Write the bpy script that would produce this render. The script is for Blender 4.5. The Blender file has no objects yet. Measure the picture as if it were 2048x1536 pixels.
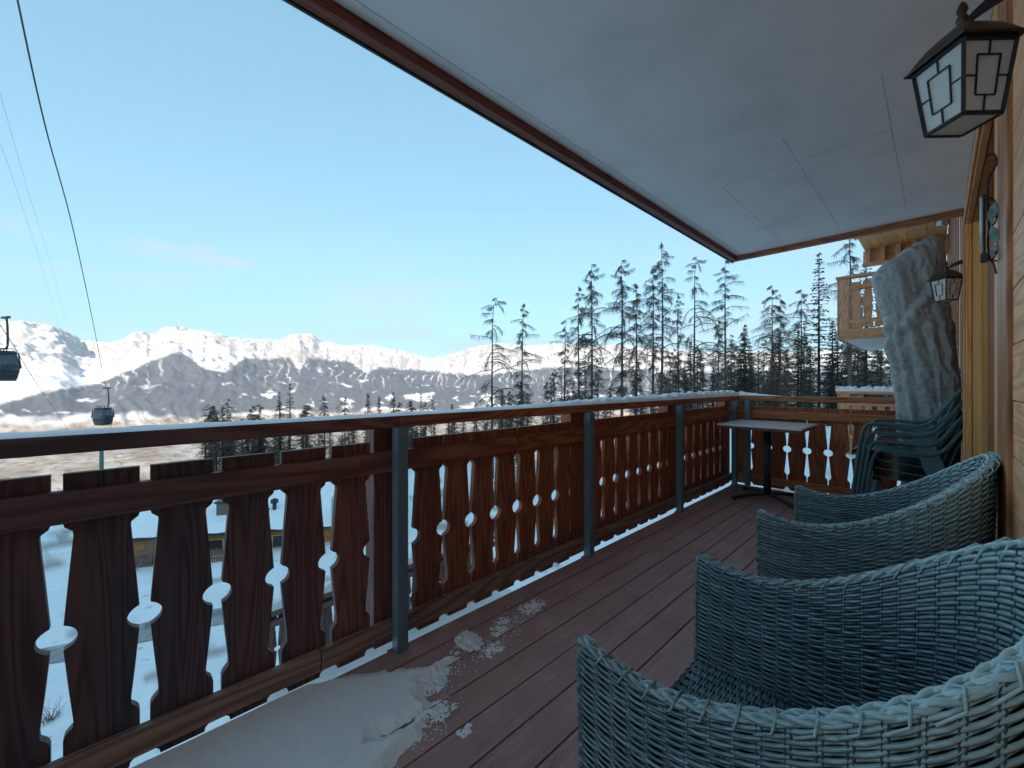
import bpy, bmesh, math, random
import numpy as np
from mathutils import Vector, Matrix
R = math.radians
random.seed(7)
scene = bpy.context.scene

# ------------------------------------------------------------------ camera, sky, sun, exposure
F = 810.0                       # focal length in px of a 2048 px wide picture
YAW = math.atan2(853.0, F)      # the camera looks this far to the left of the deck's long axis (+Y)
CZ = 1.17
cam_d = bpy.data.cameras.new('camera')
cam = bpy.data.objects.new('camera', cam_d)
scene.collection.objects.link(cam)
cam.location = (0, 0, CZ)
cam.rotation_euler = (R(90), 0, YAW)
cam_d.sensor_width = 36.0
cam_d.lens = 36.0 * F / 2048.0
cam_d.clip_start = 0.02
cam_d.clip_end = 60000
scene.camera = cam

SUN_EL = R(22)
SUN_AZ = R(-38)                 # measured from +X
sun_dir = Vector((math.cos(SUN_EL)*math.cos(SUN_AZ), math.cos(SUN_EL)*math.sin(SUN_AZ), math.sin(SUN_EL)))
world = bpy.data.worlds.new('World'); scene.world = world
world.use_nodes = True
wn = world.node_tree; wn.nodes.clear()
w_out = wn.nodes.new('ShaderNodeOutputWorld'); w_bg = wn.nodes.new('ShaderNodeBackground')
w_sky = wn.nodes.new('ShaderNodeTexSky'); w_sky.sky_type = 'NISHITA'; w_sky.sun_disc = False
w_sky.sun_elevation = SUN_EL
w_sky.sun_rotation = math.atan2(sun_dir.x, sun_dir.y)
w_sky.altitude = 1300; w_sky.air_density = 1.0; w_sky.dust_density = 2.0; w_sky.ozone_density = 1.6
SKY_STRENGTH = 0.15
w_bg.inputs['Strength'].default_value = SKY_STRENGTH
# thin pinkish clouds low in the sky
w_tc = wn.nodes.new('ShaderNodeTexCoord')
w_map = wn.nodes.new('ShaderNodeMapping'); w_map.inputs['Scale'].default_value = (1.6, 1.6, 9.0)
w_map.inputs['Location'].default_value = (0.35, 0.1, 0.4)
w_n = wn.nodes.new('ShaderNodeTexNoise'); w_n.inputs['Scale'].default_value = 1.9; w_n.inputs['Detail'].default_value = 7
w_n.inputs['Roughness'].default_value = 0.55; w_n.inputs['Distortion'].default_value = 0.4
w_r = wn.nodes.new('ShaderNodeMapRange'); w_r.inputs[1].default_value = 0.46; w_r.inputs[2].default_value = 0.80
w_sep = wn.nodes.new('ShaderNodeSeparateXYZ')
w_b = wn.nodes.new('ShaderNodeMapRange'); w_b.interpolation_type = 'SMOOTHSTEP'
w_b.inputs[1].default_value = 0.42; w_b.inputs[2].default_value = 0.1; w_b.inputs[3].default_value = 0.0; w_b.inputs[4].default_value = 0.55
w_mul = wn.nodes.new('ShaderNodeMath'); w_mul.operation = 'MULTIPLY'
w_mix = wn.nodes.new('ShaderNodeMix'); w_mix.data_type = 'RGBA'
w_tint = wn.nodes.new('ShaderNodeMix'); w_tint.data_type = 'RGBA'; w_tint.blend_type = 'MULTIPLY'; w_tint.inputs[0].default_value = 1.0
w_tint.inputs[7].default_value = (0.60, 0.91, 0.95, 1)
L = wn.links.new
L(w_tc.outputs['Generated'], w_map.inputs[0]); L(w_map.outputs[0], w_n.inputs['Vector'])
L(w_n.outputs['Fac'], w_r.inputs[0]); L(w_tc.outputs['Generated'], w_sep.inputs[0]); L(w_sep.outputs[2], w_b.inputs[0])
L(w_r.outputs[0], w_mul.inputs[0]); L(w_b.outputs[0], w_mul.inputs[1])
w_g = wn.nodes.new('ShaderNodeGamma'); w_g.inputs['Gamma'].default_value = 0.50
L(w_sky.outputs[0], w_g.inputs[0]); L(w_g.outputs[0], w_tint.inputs[6]); w_c0 = ray_dir = None
_u, _w = (395-1024)/F, (768-508)/F
_d = Vector((_u*math.cos(YAW)-math.sin(YAW), _u*math.sin(YAW)+math.cos(YAW), _w)).normalized()
w_sub = wn.nodes.new('ShaderNodeVectorMath'); w_sub.operation = 'SUBTRACT'; w_sub.inputs[1].default_value = _d
w_asp = wn.nodes.new('ShaderNodeVectorMath'); w_asp.operation = 'MULTIPLY'; w_asp.inputs[1].default_value = (1, 1, 5.2)
w_len = wn.nodes.new('ShaderNodeVectorMath'); w_len.operation = 'LENGTH'
w_cr = wn.nodes.new('ShaderNodeMapRange'); w_cr.interpolation_type = 'SMOOTHSTEP'; w_cr.inputs[1].default_value = .15; w_cr.inputs[2].default_value = .01; w_cr.inputs[3].default_value = 0; w_cr.inputs[4].default_value = .8
w_n2 = wn.nodes.new('ShaderNodeTexNoise'); w_n2.inputs['Scale'].default_value = 7; w_n2.inputs['Detail'].default_value = 8; w_n2.inputs['Roughness'].default_value = .6
w_nr = wn.nodes.new('ShaderNodeMapRange'); w_nr.inputs[1].default_value = .40; w_nr.inputs[2].default_value = .66
w_m2 = wn.nodes.new('ShaderNodeMath'); w_m2.operation = 'MULTIPLY'; w_mx = wn.nodes.new('ShaderNodeMath'); w_mx.operation = 'MAXIMUM'
L(w_tc.outputs['Generated'], w_sub.inputs[0]); L(w_sub.outputs[0], w_asp.inputs[0]); L(w_asp.outputs[0], w_len.inputs[0]); L(w_len.outputs['Value'], w_cr.inputs[0])
L(w_map.outputs[0], w_n2.inputs['Vector']); L(w_n2.outputs['Fac'], w_nr.inputs[0]); L(w_nr.outputs[0], w_m2.inputs[0]); L(w_cr.outputs[0], w_m2.inputs[1])
L(w_m2.outputs[0], w_mx.inputs[0]); L(w_mul.outputs[0], w_mx.inputs[1]); L(w_mx.outputs[0], w_mix.inputs[0])
L(w_tint.outputs[2], w_mix.inputs[6]); w_mix.inputs[7].default_value = (1.75, 1.55, 1.62, 1)
L(w_mix.outputs[2], w_bg.inputs['Color']); L(w_bg.outputs[0], w_out.inputs['Surface'])

sl = bpy.data.lights.new('sun', 'SUN'); sun = bpy.data.objects.new('sun', sl); scene.collection.objects.link(sun)
sl.energy = 2.9; sl.angle = R(0.5); sl.color = (1.0, 0.83, 0.66)
sun.rotation_euler = (-sun_dir).to_track_quat('-Z', 'Y').to_euler()
vs = scene.view_settings
vs.view_transform = 'Standard'; vs.look = 'None'; vs.gamma = 1.0; vs.use_curve_mapping = False
vs.exposure = 1.88
scene.cycles.max_bounces = 8; scene.cycles.transparent_max_bounces = 12
scene.cycles.diffuse_bounces = 5; scene.cycles.volume_bounces = 0
scene.cycles.use_denoising = True

# ------------------------------------------------------------------ helpers
COL = scene.collection
cY, sY = math.cos(YAW), math.sin(YAW)
def ray(x, y):
    u = (x-1024)/F; w = (768-y)/F
    return Vector((u*cY - sY, u*sY + cY, w))
def P(x, y, s=None, z=None, X=None, Y=None):
    d = ray(x, y)
    if z is not None: s = (z-CZ)/d.z
    if X is not None: s = X/d.x
    if Y is not None: s = Y/d.y
    return Vector((0, 0, CZ)) + d*s

def prop(o, label=None, cat=None, group=None, kind=None):
    if label: o['label'] = label
    if cat: o['category'] = cat
    if group: o['group'] = group
    if kind: o['kind'] = kind
    return o
def thing(name, label, cat, loc=(0, 0, 0), rz=0, group=None):
    o = bpy.data.objects.new(name, None); COL.objects.link(o)
    o.location = loc; o.rotation_euler = (0, 0, rz); o.empty_display_size = .1
    return prop(o, label, cat, group)
def link(name, me, parent=None, loc=(0, 0, 0), rot=(0, 0, 0), scale=(1, 1, 1)):
    o = bpy.data.objects.new(name, me); COL.objects.link(o)
    o.location = loc; o.rotation_euler = rot; o.scale = scale
    if parent: o.parent = parent
    return o
def copy_tree(src, parent=None, skip=()):
    c = src.copy(); COL.objects.link(c)
    if parent is not None: c.parent = parent
    for ch in list(src.children): copy_tree(ch, c)
    return c

class MB:
    def __init__(s): s.v = []; s.f = []
    def add(s, v, f):
        n = len(s.v); s.v += [tuple(p) for p in v]; s.f += [tuple(i+n for i in q) for q in f]; return s
    def box(s, x0, x1, y0, y1, z0, z1, M=None):
        v = [Vector(p) for p in ((x0,y0,z0),(x1,y0,z0),(x1,y1,z0),(x0,y1,z0),(x0,y0,z1),(x1,y0,z1),(x1,y1,z1),(x0,y1,z1))]
        if M: v = [M @ p for p in v]
        return s.add(v, [(3,2,1,0),(4,5,6,7),(0,1,5,4),(1,2,6,5),(2,3,7,6),(3,0,4,7)])
    def bar(s, a, b, w, h, up=(0, 0, 1)):
        a = Vector(a); b = Vector(b); t = (b-a).normalized(); u = Vector(up)
        if abs(t.dot(u)) > .98: u = Vector((1, 0, 0))
        r = t.cross(u).normalized(); u = r.cross(t)
        v = [p + r*i*w/2 + u*j*h/2 for p in (a, b) for i, j in ((-1,-1),(1,-1),(1,1),(-1,1))]
        return s.add(v, [(3,2,1,0),(4,5,6,7),(0,1,5,4),(1,2,6,5),(2,3,7,6),(3,0,4,7)])
    def sweep(s, pts, prof, side=None, closed=True, caps=True):
        """prof(i) -> list of 2D offsets (side, up); side: fixed side vector"""
        pts = [Vector(p) for p in pts]; n = len(pts); rings = []
        for i, p in enumerate(pts):
            t = (pts[min(i+1, n-1)] - pts[max(i-1, 0)]).normalized()
            if side is None:
                ref = Vector((0, 0, 1)) if abs(t.z) < .95 else Vector((1, 0, 0))
                sd = t.cross(ref).normalized()
            else:
                sd = Vector(side); sd = (sd - t*sd.dot(t)).normalized()
            up = sd.cross(t).normalized()
            rings.append([p + sd*a + up*b for a, b in prof(i)])
        m = len(rings[0]); base = len(s.v)
        for r in rings: s.v += [tuple(p) for p in r]
        for i in range(n-1):
            for j in range(m if closed else m-1):
                k = (j+1) % m
                s.f.append((base+i*m+j, base+i*m+k, base+(i+1)*m+k, base+(i+1)*m+j))
        if caps and closed:
            s.f.append(tuple(base+j for j in range(m))[::-1]); s.f.append(tuple(base+(n-1)*m+j for j in range(m)))
        return s
    def tube(s, pts, rad, k=8, side=None, caps=True, flat=1.0):
        def pr(i):
            r = rad(i) if callable(rad) else (rad[i] if isinstance(rad, (list, tuple)) else rad)
            return [(r*math.cos(2*math.pi*j/k), r*flat*math.sin(2*math.pi*j/k)) for j in range(k)]
        return s.sweep(pts, pr, side, True, caps)
    def prism(s, out, fn):
        """out: 2D outline; fn(p2, k) -> 3D for k = 0, 1"""
        n = len(out)
        v = [fn(p, 0) for p in out] + [fn(p, 1) for p in out]
        f = [tuple(range(n))[::-1], tuple(range(n, 2*n))] + [(i, (i+1) % n, n+(i+1) % n, n+i) for i in range(n)]
        return s.add(v, f)
    def mesh(s, name, mat, smooth=False, fix=True):
        me = bpy.data.meshes.new(name); me.from_pydata(s.v, [], s.f)
        if mat: me.materials.append(mat)
        if fix:
            bm = bmesh.new(); bm.from_mesh(me); bmesh.ops.recalc_face_normals(bm, faces=bm.faces); bm.to_mesh(me); bm.free()
        if smooth: me.polygons.foreach_set('use_smooth', [True]*len(me.polygons))
        me.update(); return me
    def build(s, name, mat, parent=None, smooth=False, bevel=0, fix=True, **kw):
        o = link(name, s.mesh(name, mat, smooth, fix), parent, **kw)
        if bevel: bev(o, bevel)
        return o
def bev(o, w, seg=2):
    m = o.modifiers.new('bevel', 'BEVEL'); m.width = w; m.segments = seg; m.limit_method = 'ANGLE'; m.angle_limit = R(40)
    return o
def np_mesh(name, V, Fq, mat, smooth=True):
    V = np.asarray(V, dtype=np.float32); Fq = np.asarray(Fq, dtype=np.int32)
    me = bpy.data.meshes.new(name); k = Fq.shape[1]
    me.vertices.add(len(V)); me.vertices.foreach_set('co', V.ravel())
    me.loops.add(Fq.size); me.loops.foreach_set('vertex_index', Fq.ravel())
    me.polygons.add(len(Fq)); me.polygons.foreach_set('loop_start', np.arange(0, Fq.size, k, dtype=np.int32))
    me.polygons.foreach_set('loop_total', np.full(len(Fq), k, dtype=np.int32))
    if smooth: me.polygons.foreach_set('use_smooth', np.ones(len(Fq), dtype=bool))
    if mat: me.materials.append(mat)
    me.update(calc_edges=True); me.validate(); return me

# gradient noise in numpy
_rng = np.random.RandomState(3)
_perm = _rng.permutation(512); _ang = _rng.rand(512)*2*np.pi
_gx, _gy = np.cos(_ang), np.sin(_ang)
def noise2(x, y):
    xi = np.floor(x).astype(np.int64); yi = np.floor(y).astype(np.int64); xf = x-xi; yf = y-yi
    def g(ix, iy, dx, dy):
        h = _perm[(_perm[ix & 511] + iy) & 511]; return _gx[h]*dx + _gy[h]*dy
    u = xf*xf*xf*(xf*(xf*6-15)+10); v = yf*yf*yf*(yf*(yf*6-15)+10)
    a = g(xi, yi, xf, yf); b = g(xi+1, yi, xf-1, yf); c = g(xi, yi+1, xf, yf-1); d = g(xi+1, yi+1, xf-1, yf-1)
    return (a + (b-a)*u + (c + (d-c)*u - a - (b-a)*u)*v)*1.5
def fbm(x, y, o=5, g=.5):
    s = 0; a = 1; t = 0
    for i in range(o): s = s + a*noise2(x*2**i+i*17.3, y*2**i-i*9.1); t += a; a *= g
    return s/t
def ridged(x, y, o=5, g=.5):
    s = 0; a = 1; t = 0
    for i in range(o): s = s + a*(1-2*np.abs(noise2(x*2**i+i*31.7, y*2**i+i*11.9))); t += a; a *= g
    return s/t
def sstep(a, b, x):
    t = np.clip((x-a)/(b-a), 0, 1); return t*t*(3-2*t)  # smooth step

# ------------------------------------------------------------------ materials
def new_mat(name):
    m = bpy.data.materials.new(name); m.use_nodes = True
    nt = m.node_tree; b = nt.nodes['Principled BSDF']; return m, nt, b
def nd(nt, t, **kw):
    n = nt.nodes.new(t)
    for k, v in kw.items(): setattr(n, k, v)
    return n
def ramp(nt, stops, interp='LINEAR'):
    n = nt.nodes.new('ShaderNodeValToRGB'); cr = n.color_ramp; cr.interpolation = interp
    while len(cr.elements) < len(stops): cr.elements.new(.5)
    for e, (p, c) in zip(cr.elements, stops): e.position = p; e.color = (*c, 1)
    return n
def coords(nt, scale=(1, 1, 1), rnd=10.0):
    tc = nd(nt, 'ShaderNodeTexCoord'); mp = nd(nt, 'ShaderNodeMapping'); mp.inputs['Scale'].default_value = scale
    oi = nd(nt, 'ShaderNodeObjectInfo'); mu = nd(nt, 'ShaderNodeVectorMath', operation='ADD')
    sc = nd(nt, 'ShaderNodeMath', operation='MULTIPLY'); sc.inputs[1].default_value = rnd
    nt.links.new(oi.outputs['Random'], sc.inputs[0])
    nt.links.new(tc.outputs['Object'], mp.inputs[0]); nt.links.new(mp.outputs[0], mu.inputs[0]); nt.links.new(sc.outputs[0], mu.inputs[1])
    return mu.outputs[0], tc, oi
def wood(name, light, mid, dark, axis='z', rough=.6, grain=1.0, bump=.35, cath=True, grey_mix=None, spec=.35, var=.25):
    m, nt, b = new_mat(name); ln = nt.links.new
    st = {'x': (.75, 11, 11), 'y': (11, .75, 11), 'z': (11, 11, .75)}[axis]
    st = tuple(v*grain for v in st)
    v, tc, oi = coords(nt, st)
    n1 = nd(nt, 'ShaderNodeTexNoise'); n1.inputs['Scale'].default_value = 1.0; n1.inputs['Detail'].default_value = 1.2; n1.inputs['Distortion'].default_value = .15
    ln(v, n1.inputs['Vector'])
    # cathedral rings: sin of a smooth field
    k = nd(nt, 'ShaderNodeMath', operation='MULTIPLY'); k.inputs[1].default_value = 78 if cath else 30
    ln(n1.outputs['Fac'], k.inputs[0]); s = nd(nt, 'ShaderNodeMath', operation='SINE'); ln(k.outputs[0], s.inputs[0])
    s2 = nd(nt, 'ShaderNodeMapRange'); s2.inputs[1].default_value = -1; s2.inputs[2].default_value = 1; ln(s.outputs[0], s2.inputs[0])
    v2, _, _ = coords(nt, tuple(q*(22 if q > 5 else 3.0) for q in st), 7.0)
    n2 = nd(nt, 'ShaderNodeTexNoise'); n2.inputs['Scale'].default_value = 1.0; n2.inputs['Detail'].default_value = 4; ln(v2, n2.inputs['Vector'])
    mx = nd(nt, 'ShaderNodeMix'); mx.inputs[0].default_value = .62; ln(s2.outputs[0], mx.inputs[2]); ln(n2.outputs['Fac'], mx.inputs[3])
    cr = ramp(nt, [(.18, dark), (.46, mid), (.80, light)]); ln(mx.outputs[0], cr.inputs[0])
    # broad tone change + knots
    vk, _, _ = coords(nt, tuple(q*(.35 if q > 5 else 1.4) for q in st), 5.0)
    vo = nd(nt, 'ShaderNodeTexVoronoi'); vo.inputs['Scale'].default_value = 1.0; ln(vk, vo.inputs['Vector'])
    kn = nd(nt, 'ShaderNodeMapRange'); kn.inputs[1].default_value = .05; kn.inputs[2].default_value = .13; ln(vo.outputs['Distance'], kn.inputs[0])
    kc = nd(nt, 'ShaderNodeMix', data_type='RGBA', blend_type='MULTIPLY'); kc.inputs[0].default_value = 1
    kr = ramp(nt, [(0, (.35, .3, .28)), (1, (1, 1, 1))]); ln(kn.outputs[0], kr.inputs[0]); ln(cr.outputs[0], kc.inputs[6]); ln(kr.outputs[0], kc.inputs[7])
    n3 = nd(nt, 'ShaderNodeTexNoise'); n3.inputs['Scale'].default_value = .9; n3.inputs['Detail'].default_value = 3
    ln(v, n3.inputs['Vector'])
    hv = nd(nt, 'ShaderNodeHueSaturation')
    a = nd(nt, 'ShaderNodeMath', operation='MULTIPLY_ADD'); a.inputs[1].default_value = var; a.inputs[2].default_value = 1-var/2; ln(oi.outputs['Random'], a.inputs[0])
    ln(a.outputs[0], hv.inputs['Value']); ln(kc.outputs[2], hv.inputs['Color'])
    out = hv.outputs[0]
    if grey_mix:      # dark bluish grey mixed in, stronger towards the near end and low down: (colour, y0, y1, z-dependent)
        wc, y0, y1 = grey_mix
        geo = nd(nt, 'ShaderNodeNewGeometry'); sp = nd(nt, 'ShaderNodeSeparateXYZ'); ln(geo.outputs['Position'], sp.inputs[0])
        mr = nd(nt, 'ShaderNodeMapRange'); mr.inputs[1].default_value = y0; mr.inputs[2].default_value = y1; mr.inputs[3].default_value = 1.0; mr.inputs[4].default_value = .05
        ln(sp.outputs[1], mr.inputs[0])
        wz = nd(nt, 'ShaderNodeMapRange'); wz.inputs[1].default_value = .32; wz.inputs[2].default_value = .05; wz.inputs[3].default_value = 0; wz.inputs[4].default_value = .55
        ln(sp.outputs[2], wz.inputs[0])
        ad = nd(nt, 'ShaderNodeMath', operation='MAXIMUM'); ln(mr.outputs[0], ad.inputs[0]); ln(wz.outputs[0], ad.inputs[1])
        nz = nd(nt, 'ShaderNodeMath', operation='MULTIPLY'); ln(ad.outputs[0], nz.inputs[0])
        nb = nd(nt, 'ShaderNodeMapRange'); nb.inputs[1].default_value = .3; nb.inputs[2].default_value = .65; nb.inputs[3].default_value = .78; nb.inputs[4].default_value = 1.0
        ln(n3.outputs['Fac'], nb.inputs[0]); ln(nb.outputs[0], nz.inputs[1])
        wr = ramp(nt, [(.2, tuple(c*.45 for c in wc)), (.8, wc)]); ln(mx.outputs[0], wr.inputs[0])
        wm = nd(nt, 'ShaderNodeMix', data_type='RGBA'); ln(nz.outputs[0], wm.inputs[0]); ln(out, wm.inputs[6]); ln(wr.outputs[0], wm.inputs[7]); out = wm.outputs[2]
    ln(out, b.inputs['Base Color'])
    b.inputs['Roughness'].default_value = rough; b.inputs['Specular IOR Level'].default_value = spec
    bp = nd(nt, 'ShaderNodeBump'); bp.inputs['Strength'].default_value = bump; bp.inputs['Distance'].default_value = .004
    ln(mx.outputs[0], bp.inputs['Height']); ln(bp.outputs[0], b.inputs['Normal'])
    return m
def simple(name, c, rough=.5, metal=0, var=.15, scale=30, bump=.1, spec=.5, dist=.002, c2=None):
    m, nt, b = new_mat(name); ln = nt.links.new
    v, tc, oi = coords(nt, (scale,)*3)
    n = nd(nt, 'ShaderNodeTexNoise'); n.inputs['Scale'].default_value = 1; n.inputs['Detail'].default_value = 6; ln(v, n.inputs['Vector'])
    c2 = c2 or tuple(min(1, q*(1+var)) for q in c)
    r = ramp(nt, [(.3, tuple(q*(1-var) for q in c)), (.7, c2)]); ln(n.outputs['Fac'], r.inputs[0]); ln(r.outputs[0], b.inputs['Base Color'])
    b.inputs['Roughness'].default_value = rough; b.inputs['Metallic'].default_value = metal; b.inputs['Specular IOR Level'].default_value = spec
    if bump:
        bp = nd(nt, 'ShaderNodeBump'); bp.inputs['Strength'].default_value = bump; bp.inputs['Distance'].default_value = dist
        ln(n.outputs['Fac'], bp.inputs['Height']); ln(bp.outputs[0], b.inputs['Normal'])
    return m

GREY_MIX = ((.075, .085, .125), .0, 1.8)
rail_z = wood('rail wood upright', (0.486, 0.153, 0.061), (0.342, 0.094, 0.038), (0.126, 0.032, 0.018), 'z', grey_mix=GREY_MIX, rough=.55)
rail_y = wood('rail wood along', (0.540, 0.171, 0.065), (0.378, 0.104, 0.043), (0.162, 0.043, 0.022), 'y', grey_mix=GREY_MIX, rough=.5)
rail_x = wood('rail wood across', (0.588, 0.224, 0.084), (0.448, 0.147, 0.053), (0.196, 0.056, 0.022), 'x', rough=.55)
rail_zb = wood('back rail wood upright', (0.510, 0.153, 0.058), (0.340, 0.093, 0.037), (0.136, 0.034, 0.017), 'z', rough=.55)
rail_low = wood('weathered lower wood', (0.240, 0.195, 0.195), (0.150, 0.112, 0.105), (0.075, 0.053, 0.050), 'z', rough=.7)
rail_low_y = wood('weathered lower wood along', (0.270, 0.210, 0.195), (0.180, 0.120, 0.105), (0.075, 0.053, 0.050), 'y', rough=.7)
honey_z = wood('honey larch upright', (.70, .42, .25), (.60, .32, .17), (.40, .17, .08), 'z', rough=.5)
honey_x = wood('honey larch across', (.70, .41, .23), (.60, .31, .15), (.40, .17, .07), 'x', rough=.5)
orange_y = wood('orange pine', (.84, .48, .17), (.76, .38, .11), (.56, .22, .06), 'y', rough=.45)
casing_z = wood('light casing', (.88, .49, .21), (.82, .40, .15), (.60, .24, .08), 'z', rough=.45)
casing_y = wood('light casing along', (.88, .49, .21), (.80, .39, .15), (.58, .24, .08), 'y', rough=.45)
honey_y = wood('honey larch along', (.66, .38, .16), (.56, .28, .10), (.36, .14, .05), 'y', rough=.45)
plank_y = wood('pale wall plank', (.88, .50, .28), (.80, .40, .20), (.56, .24, .11), 'y', rough=.5, bump=.4, grain=.8)
brown_z = wood('brown corner board', (.62, .28, .12), (.42, .17, .07), (.17, .065, .035), 'z', rough=.4, grain=.7)
red_z = wood('red brown wall', (.34, .11, .04), (.24, .07, .028), (.10, .03, .014), 'z', rough=.5)
beige_z = wood('beige jamb', (.88, .52, .20), (.82, .45, .15), (.68, .35, .11), 'z', rough=.4, grain=.5, bump=.08, cath=False)
chalet_x = wood('chalet orange wall', (.50, .24, .07), (.40, .17, .04), (.2, .08, .02), 'x', rough=.6)
steel = simple('painted grey steel', (.13, .20, .25), .38, 0, .12, 40, .05)
dark_steel = simple('dark steel', (.03, .035, .04), .5, 0, .2, 60, .05)
iron = simple('bronze iron', (.055, .036, .026), .42, .6, .35, 50, .15)
black_iron = simple('black iron', (.018, .017, .022), .45, .4, .3, 50, .12)
plastic = simple('green plastic', (0.070, 0.156, 0.180), .36, 0, .12, 18, .04)
tabletop = simple('pale laminate', (.80, .81, .82), .16, 0, .05, 8, .01)
table_edge = simple('table edge', (.16, .07, .035), .5, 0, .2, 40, .05)
glass_dark = simple('cabin glass', (.10, .11, .13), .08, .3, .1, 2, 0)
cabin_body = simple('cabin shell', (.06, .06, .065), .35, .3, .2, 4, 0)
cabin_trim = simple('cabin yellow sill', (.45, .30, .03), .5, 0, .2, 4, 0)
pylon_green = simple('pylon green', (.07, .17, .14), .5, 0, .1, 2, 0)
leaf_iron = simple('patinated leaf', (.22, .36, .40), .5, .1, .35, 60, .2)
tube_glass = simple('thermometer glass', (.55, .70, .72), .12, 0, .1, 20, 0)
concrete_m, nt, b = new_mat('painted concrete soffit')
v, _, _ = coords(nt, (1, 1, 1), 0)
n = nd(nt, 'ShaderNodeTexNoise'); n.inputs['Scale'].default_value = 2.2; n.inputs['Detail'].default_value = 9; n.inputs['Roughness'].default_value = .6; nt.links.new(v, n.inputs['Vector'])
r_ = ramp(nt, [(.32, (.72, .73, .73)), (.5, (.80, .805, .81)), (.72, (.84, .84, .84))]); nt.links.new(n.outputs['Fac'], r_.inputs[0])
n2 = nd(nt, 'ShaderNodeTexVoronoi'); n2.inputs['Scale'].default_value = 9; nt.links.new(v, n2.inputs['Vector'])
mr = nd(nt, 'ShaderNodeMapRange'); mr.inputs[1].default_value = .012; mr.inputs[2].default_value = .05; mr.inputs[3].default_value = .62; mr.inputs[4].default_value = 1; nt.links.new(n2.outputs['Distance'], mr.inputs[0])
mm = nd(nt, 'ShaderNodeMix', data_type='RGBA', blend_type='MULTIPLY'); mm.inputs[0].default_value = .6
nt.links.new(r_.outputs[0], mm.inputs[6]); nt.links.new(mr.outputs[0], mm.inputs[7]); nt.links.new(mm.outputs[2], b.inputs['Base Color'])
b.inputs['Roughness'].default_value = .75
bp = nd(nt, 'ShaderNodeBump'); bp.inputs['Strength'].default_value = .25; bp.inputs['Distance'].default_value = .004; nt.links.new(n.outputs['Fac'], bp.inputs['Height']); nt.links.new(bp.outputs[0], b.inputs['Normal'])

# composite decking with fine grooves
deck_m, nt, b = new_mat('composite decking'); ln = nt.links.new
v, tc, oi = coords(nt, (1, 1, 1), 8)
n = nd(nt, 'ShaderNodeTexNoise'); n.inputs['Scale'].default_value = 5; n.inputs['Detail'].default_value = 8; ln(v, n.inputs['Vector'])
mp = nd(nt, 'ShaderNodeMapping'); mp.inputs['Scale'].default_value = (60, 2.5, 1); ln(v, mp.inputs[0])
n2 = nd(nt, 'ShaderNodeTexNoise'); n2.inputs['Scale'].default_value = 1; n2.inputs['Detail'].default_value = 5; ln(mp.outputs[0], n2.inputs['Vector'])
mx = nd(nt, 'ShaderNodeMix'); mx.inputs[0].default_value = .5; ln(n.outputs['Fac'], mx.inputs[2]); ln(n2.outputs['Fac'], mx.inputs[3])
r_ = ramp(nt, [(.3, (.40, .215, .20)), (.5, (.52, .30, .285)), (.7, (.62, .40, .38))]); ln(mx.outputs[0], r_.inputs[0])
sp = nd(nt, 'ShaderNodeSeparateXYZ'); ln(tc.outputs['Object'], sp.inputs[0])
gm = nd(nt, 'ShaderNodeMath', operation='MULTIPLY'); gm.inputs[1].default_value = 2*math.pi/.0058; ln(sp.outputs[0], gm.inputs[0])
gs = nd(nt, 'ShaderNodeMath', operation='SINE'); ln(gm.outputs[0], gs.inputs[0])
gd = nd(nt, 'ShaderNodeMapRange'); gd.inputs[1].default_value = -1; gd.inputs[2].default_value = 0; gd.inputs[3].default_value = .72; ln(gs.outputs[0], gd.inputs[0])
gc = nd(nt, 'ShaderNodeMix', data_type='RGBA', blend_type='MULTIPLY'); gc.inputs[0].default_value = 1; ln(r_.outputs[0], gc.inputs[6]); ln(gd.outputs[0], gc.inputs[7])
ln(gc.outputs[2], b.inputs['Base Color'])
rr = nd(nt, 'ShaderNodeMapRange'); rr.inputs[3].default_value = .42; rr.inputs[4].default_value = .68; ln(n.outputs['Fac'], rr.inputs[0]); ln(rr.outputs[0], b.inputs['Roughness'])
bp = nd(nt, 'ShaderNodeBump'); bp.inputs['Strength'].default_value = .5; bp.inputs['Distance'].default_value = .0012; ln(gs.outputs[0], bp.inputs['Height'])
bp2 = nd(nt, 'ShaderNodeBump'); bp2.inputs['Strength'].default_value = .25; bp2.inputs['Distance'].default_value = .002; ln(n2.outputs['Fac'], bp2.inputs['Height']); ln(bp.outputs[0], bp2.inputs['Normal']); ln(bp2.outputs[0], b.inputs['Normal'])

def snow_mat(name, c=(.92, .945, .97), s=12, bump=.4, dist=.01, sub=True):
    m, nt, b = new_mat(name); ln = nt.links.new
    v, tc, oi = coords(nt, (s,)*3, 0)
    n = nd(nt, 'ShaderNodeTexNoise'); n.inputs['Scale'].default_value = 1; n.inputs['Detail'].default_value = 8; n.inputs['Roughness'].default_value = .6; ln(v, n.inputs['Vector'])
    r = ramp(nt, [(.3, tuple(q*.93 for q in c)), (.6, c)]); ln(n.outputs['Fac'], r.inputs[0]); ln(r.outputs[0], b.inputs['Base Color'])
    b.inputs['Roughness'].default_value = .6; b.inputs['Specular IOR Level'].default_value = .3
    bp = nd(nt, 'ShaderNodeBump'); bp.inputs['Strength'].default_value = bump; bp.inputs['Distance'].default_value = dist
    ln(n.outputs['Fac'], bp.inputs['Height']); ln(bp.outputs[0], b.inputs['Normal'])
    return m
snow = snow_mat('snow', s=60, dist=.002, bump=.25)
snow_far = snow_mat('roof snow', s=3, dist=.03, bump=.4)

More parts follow.
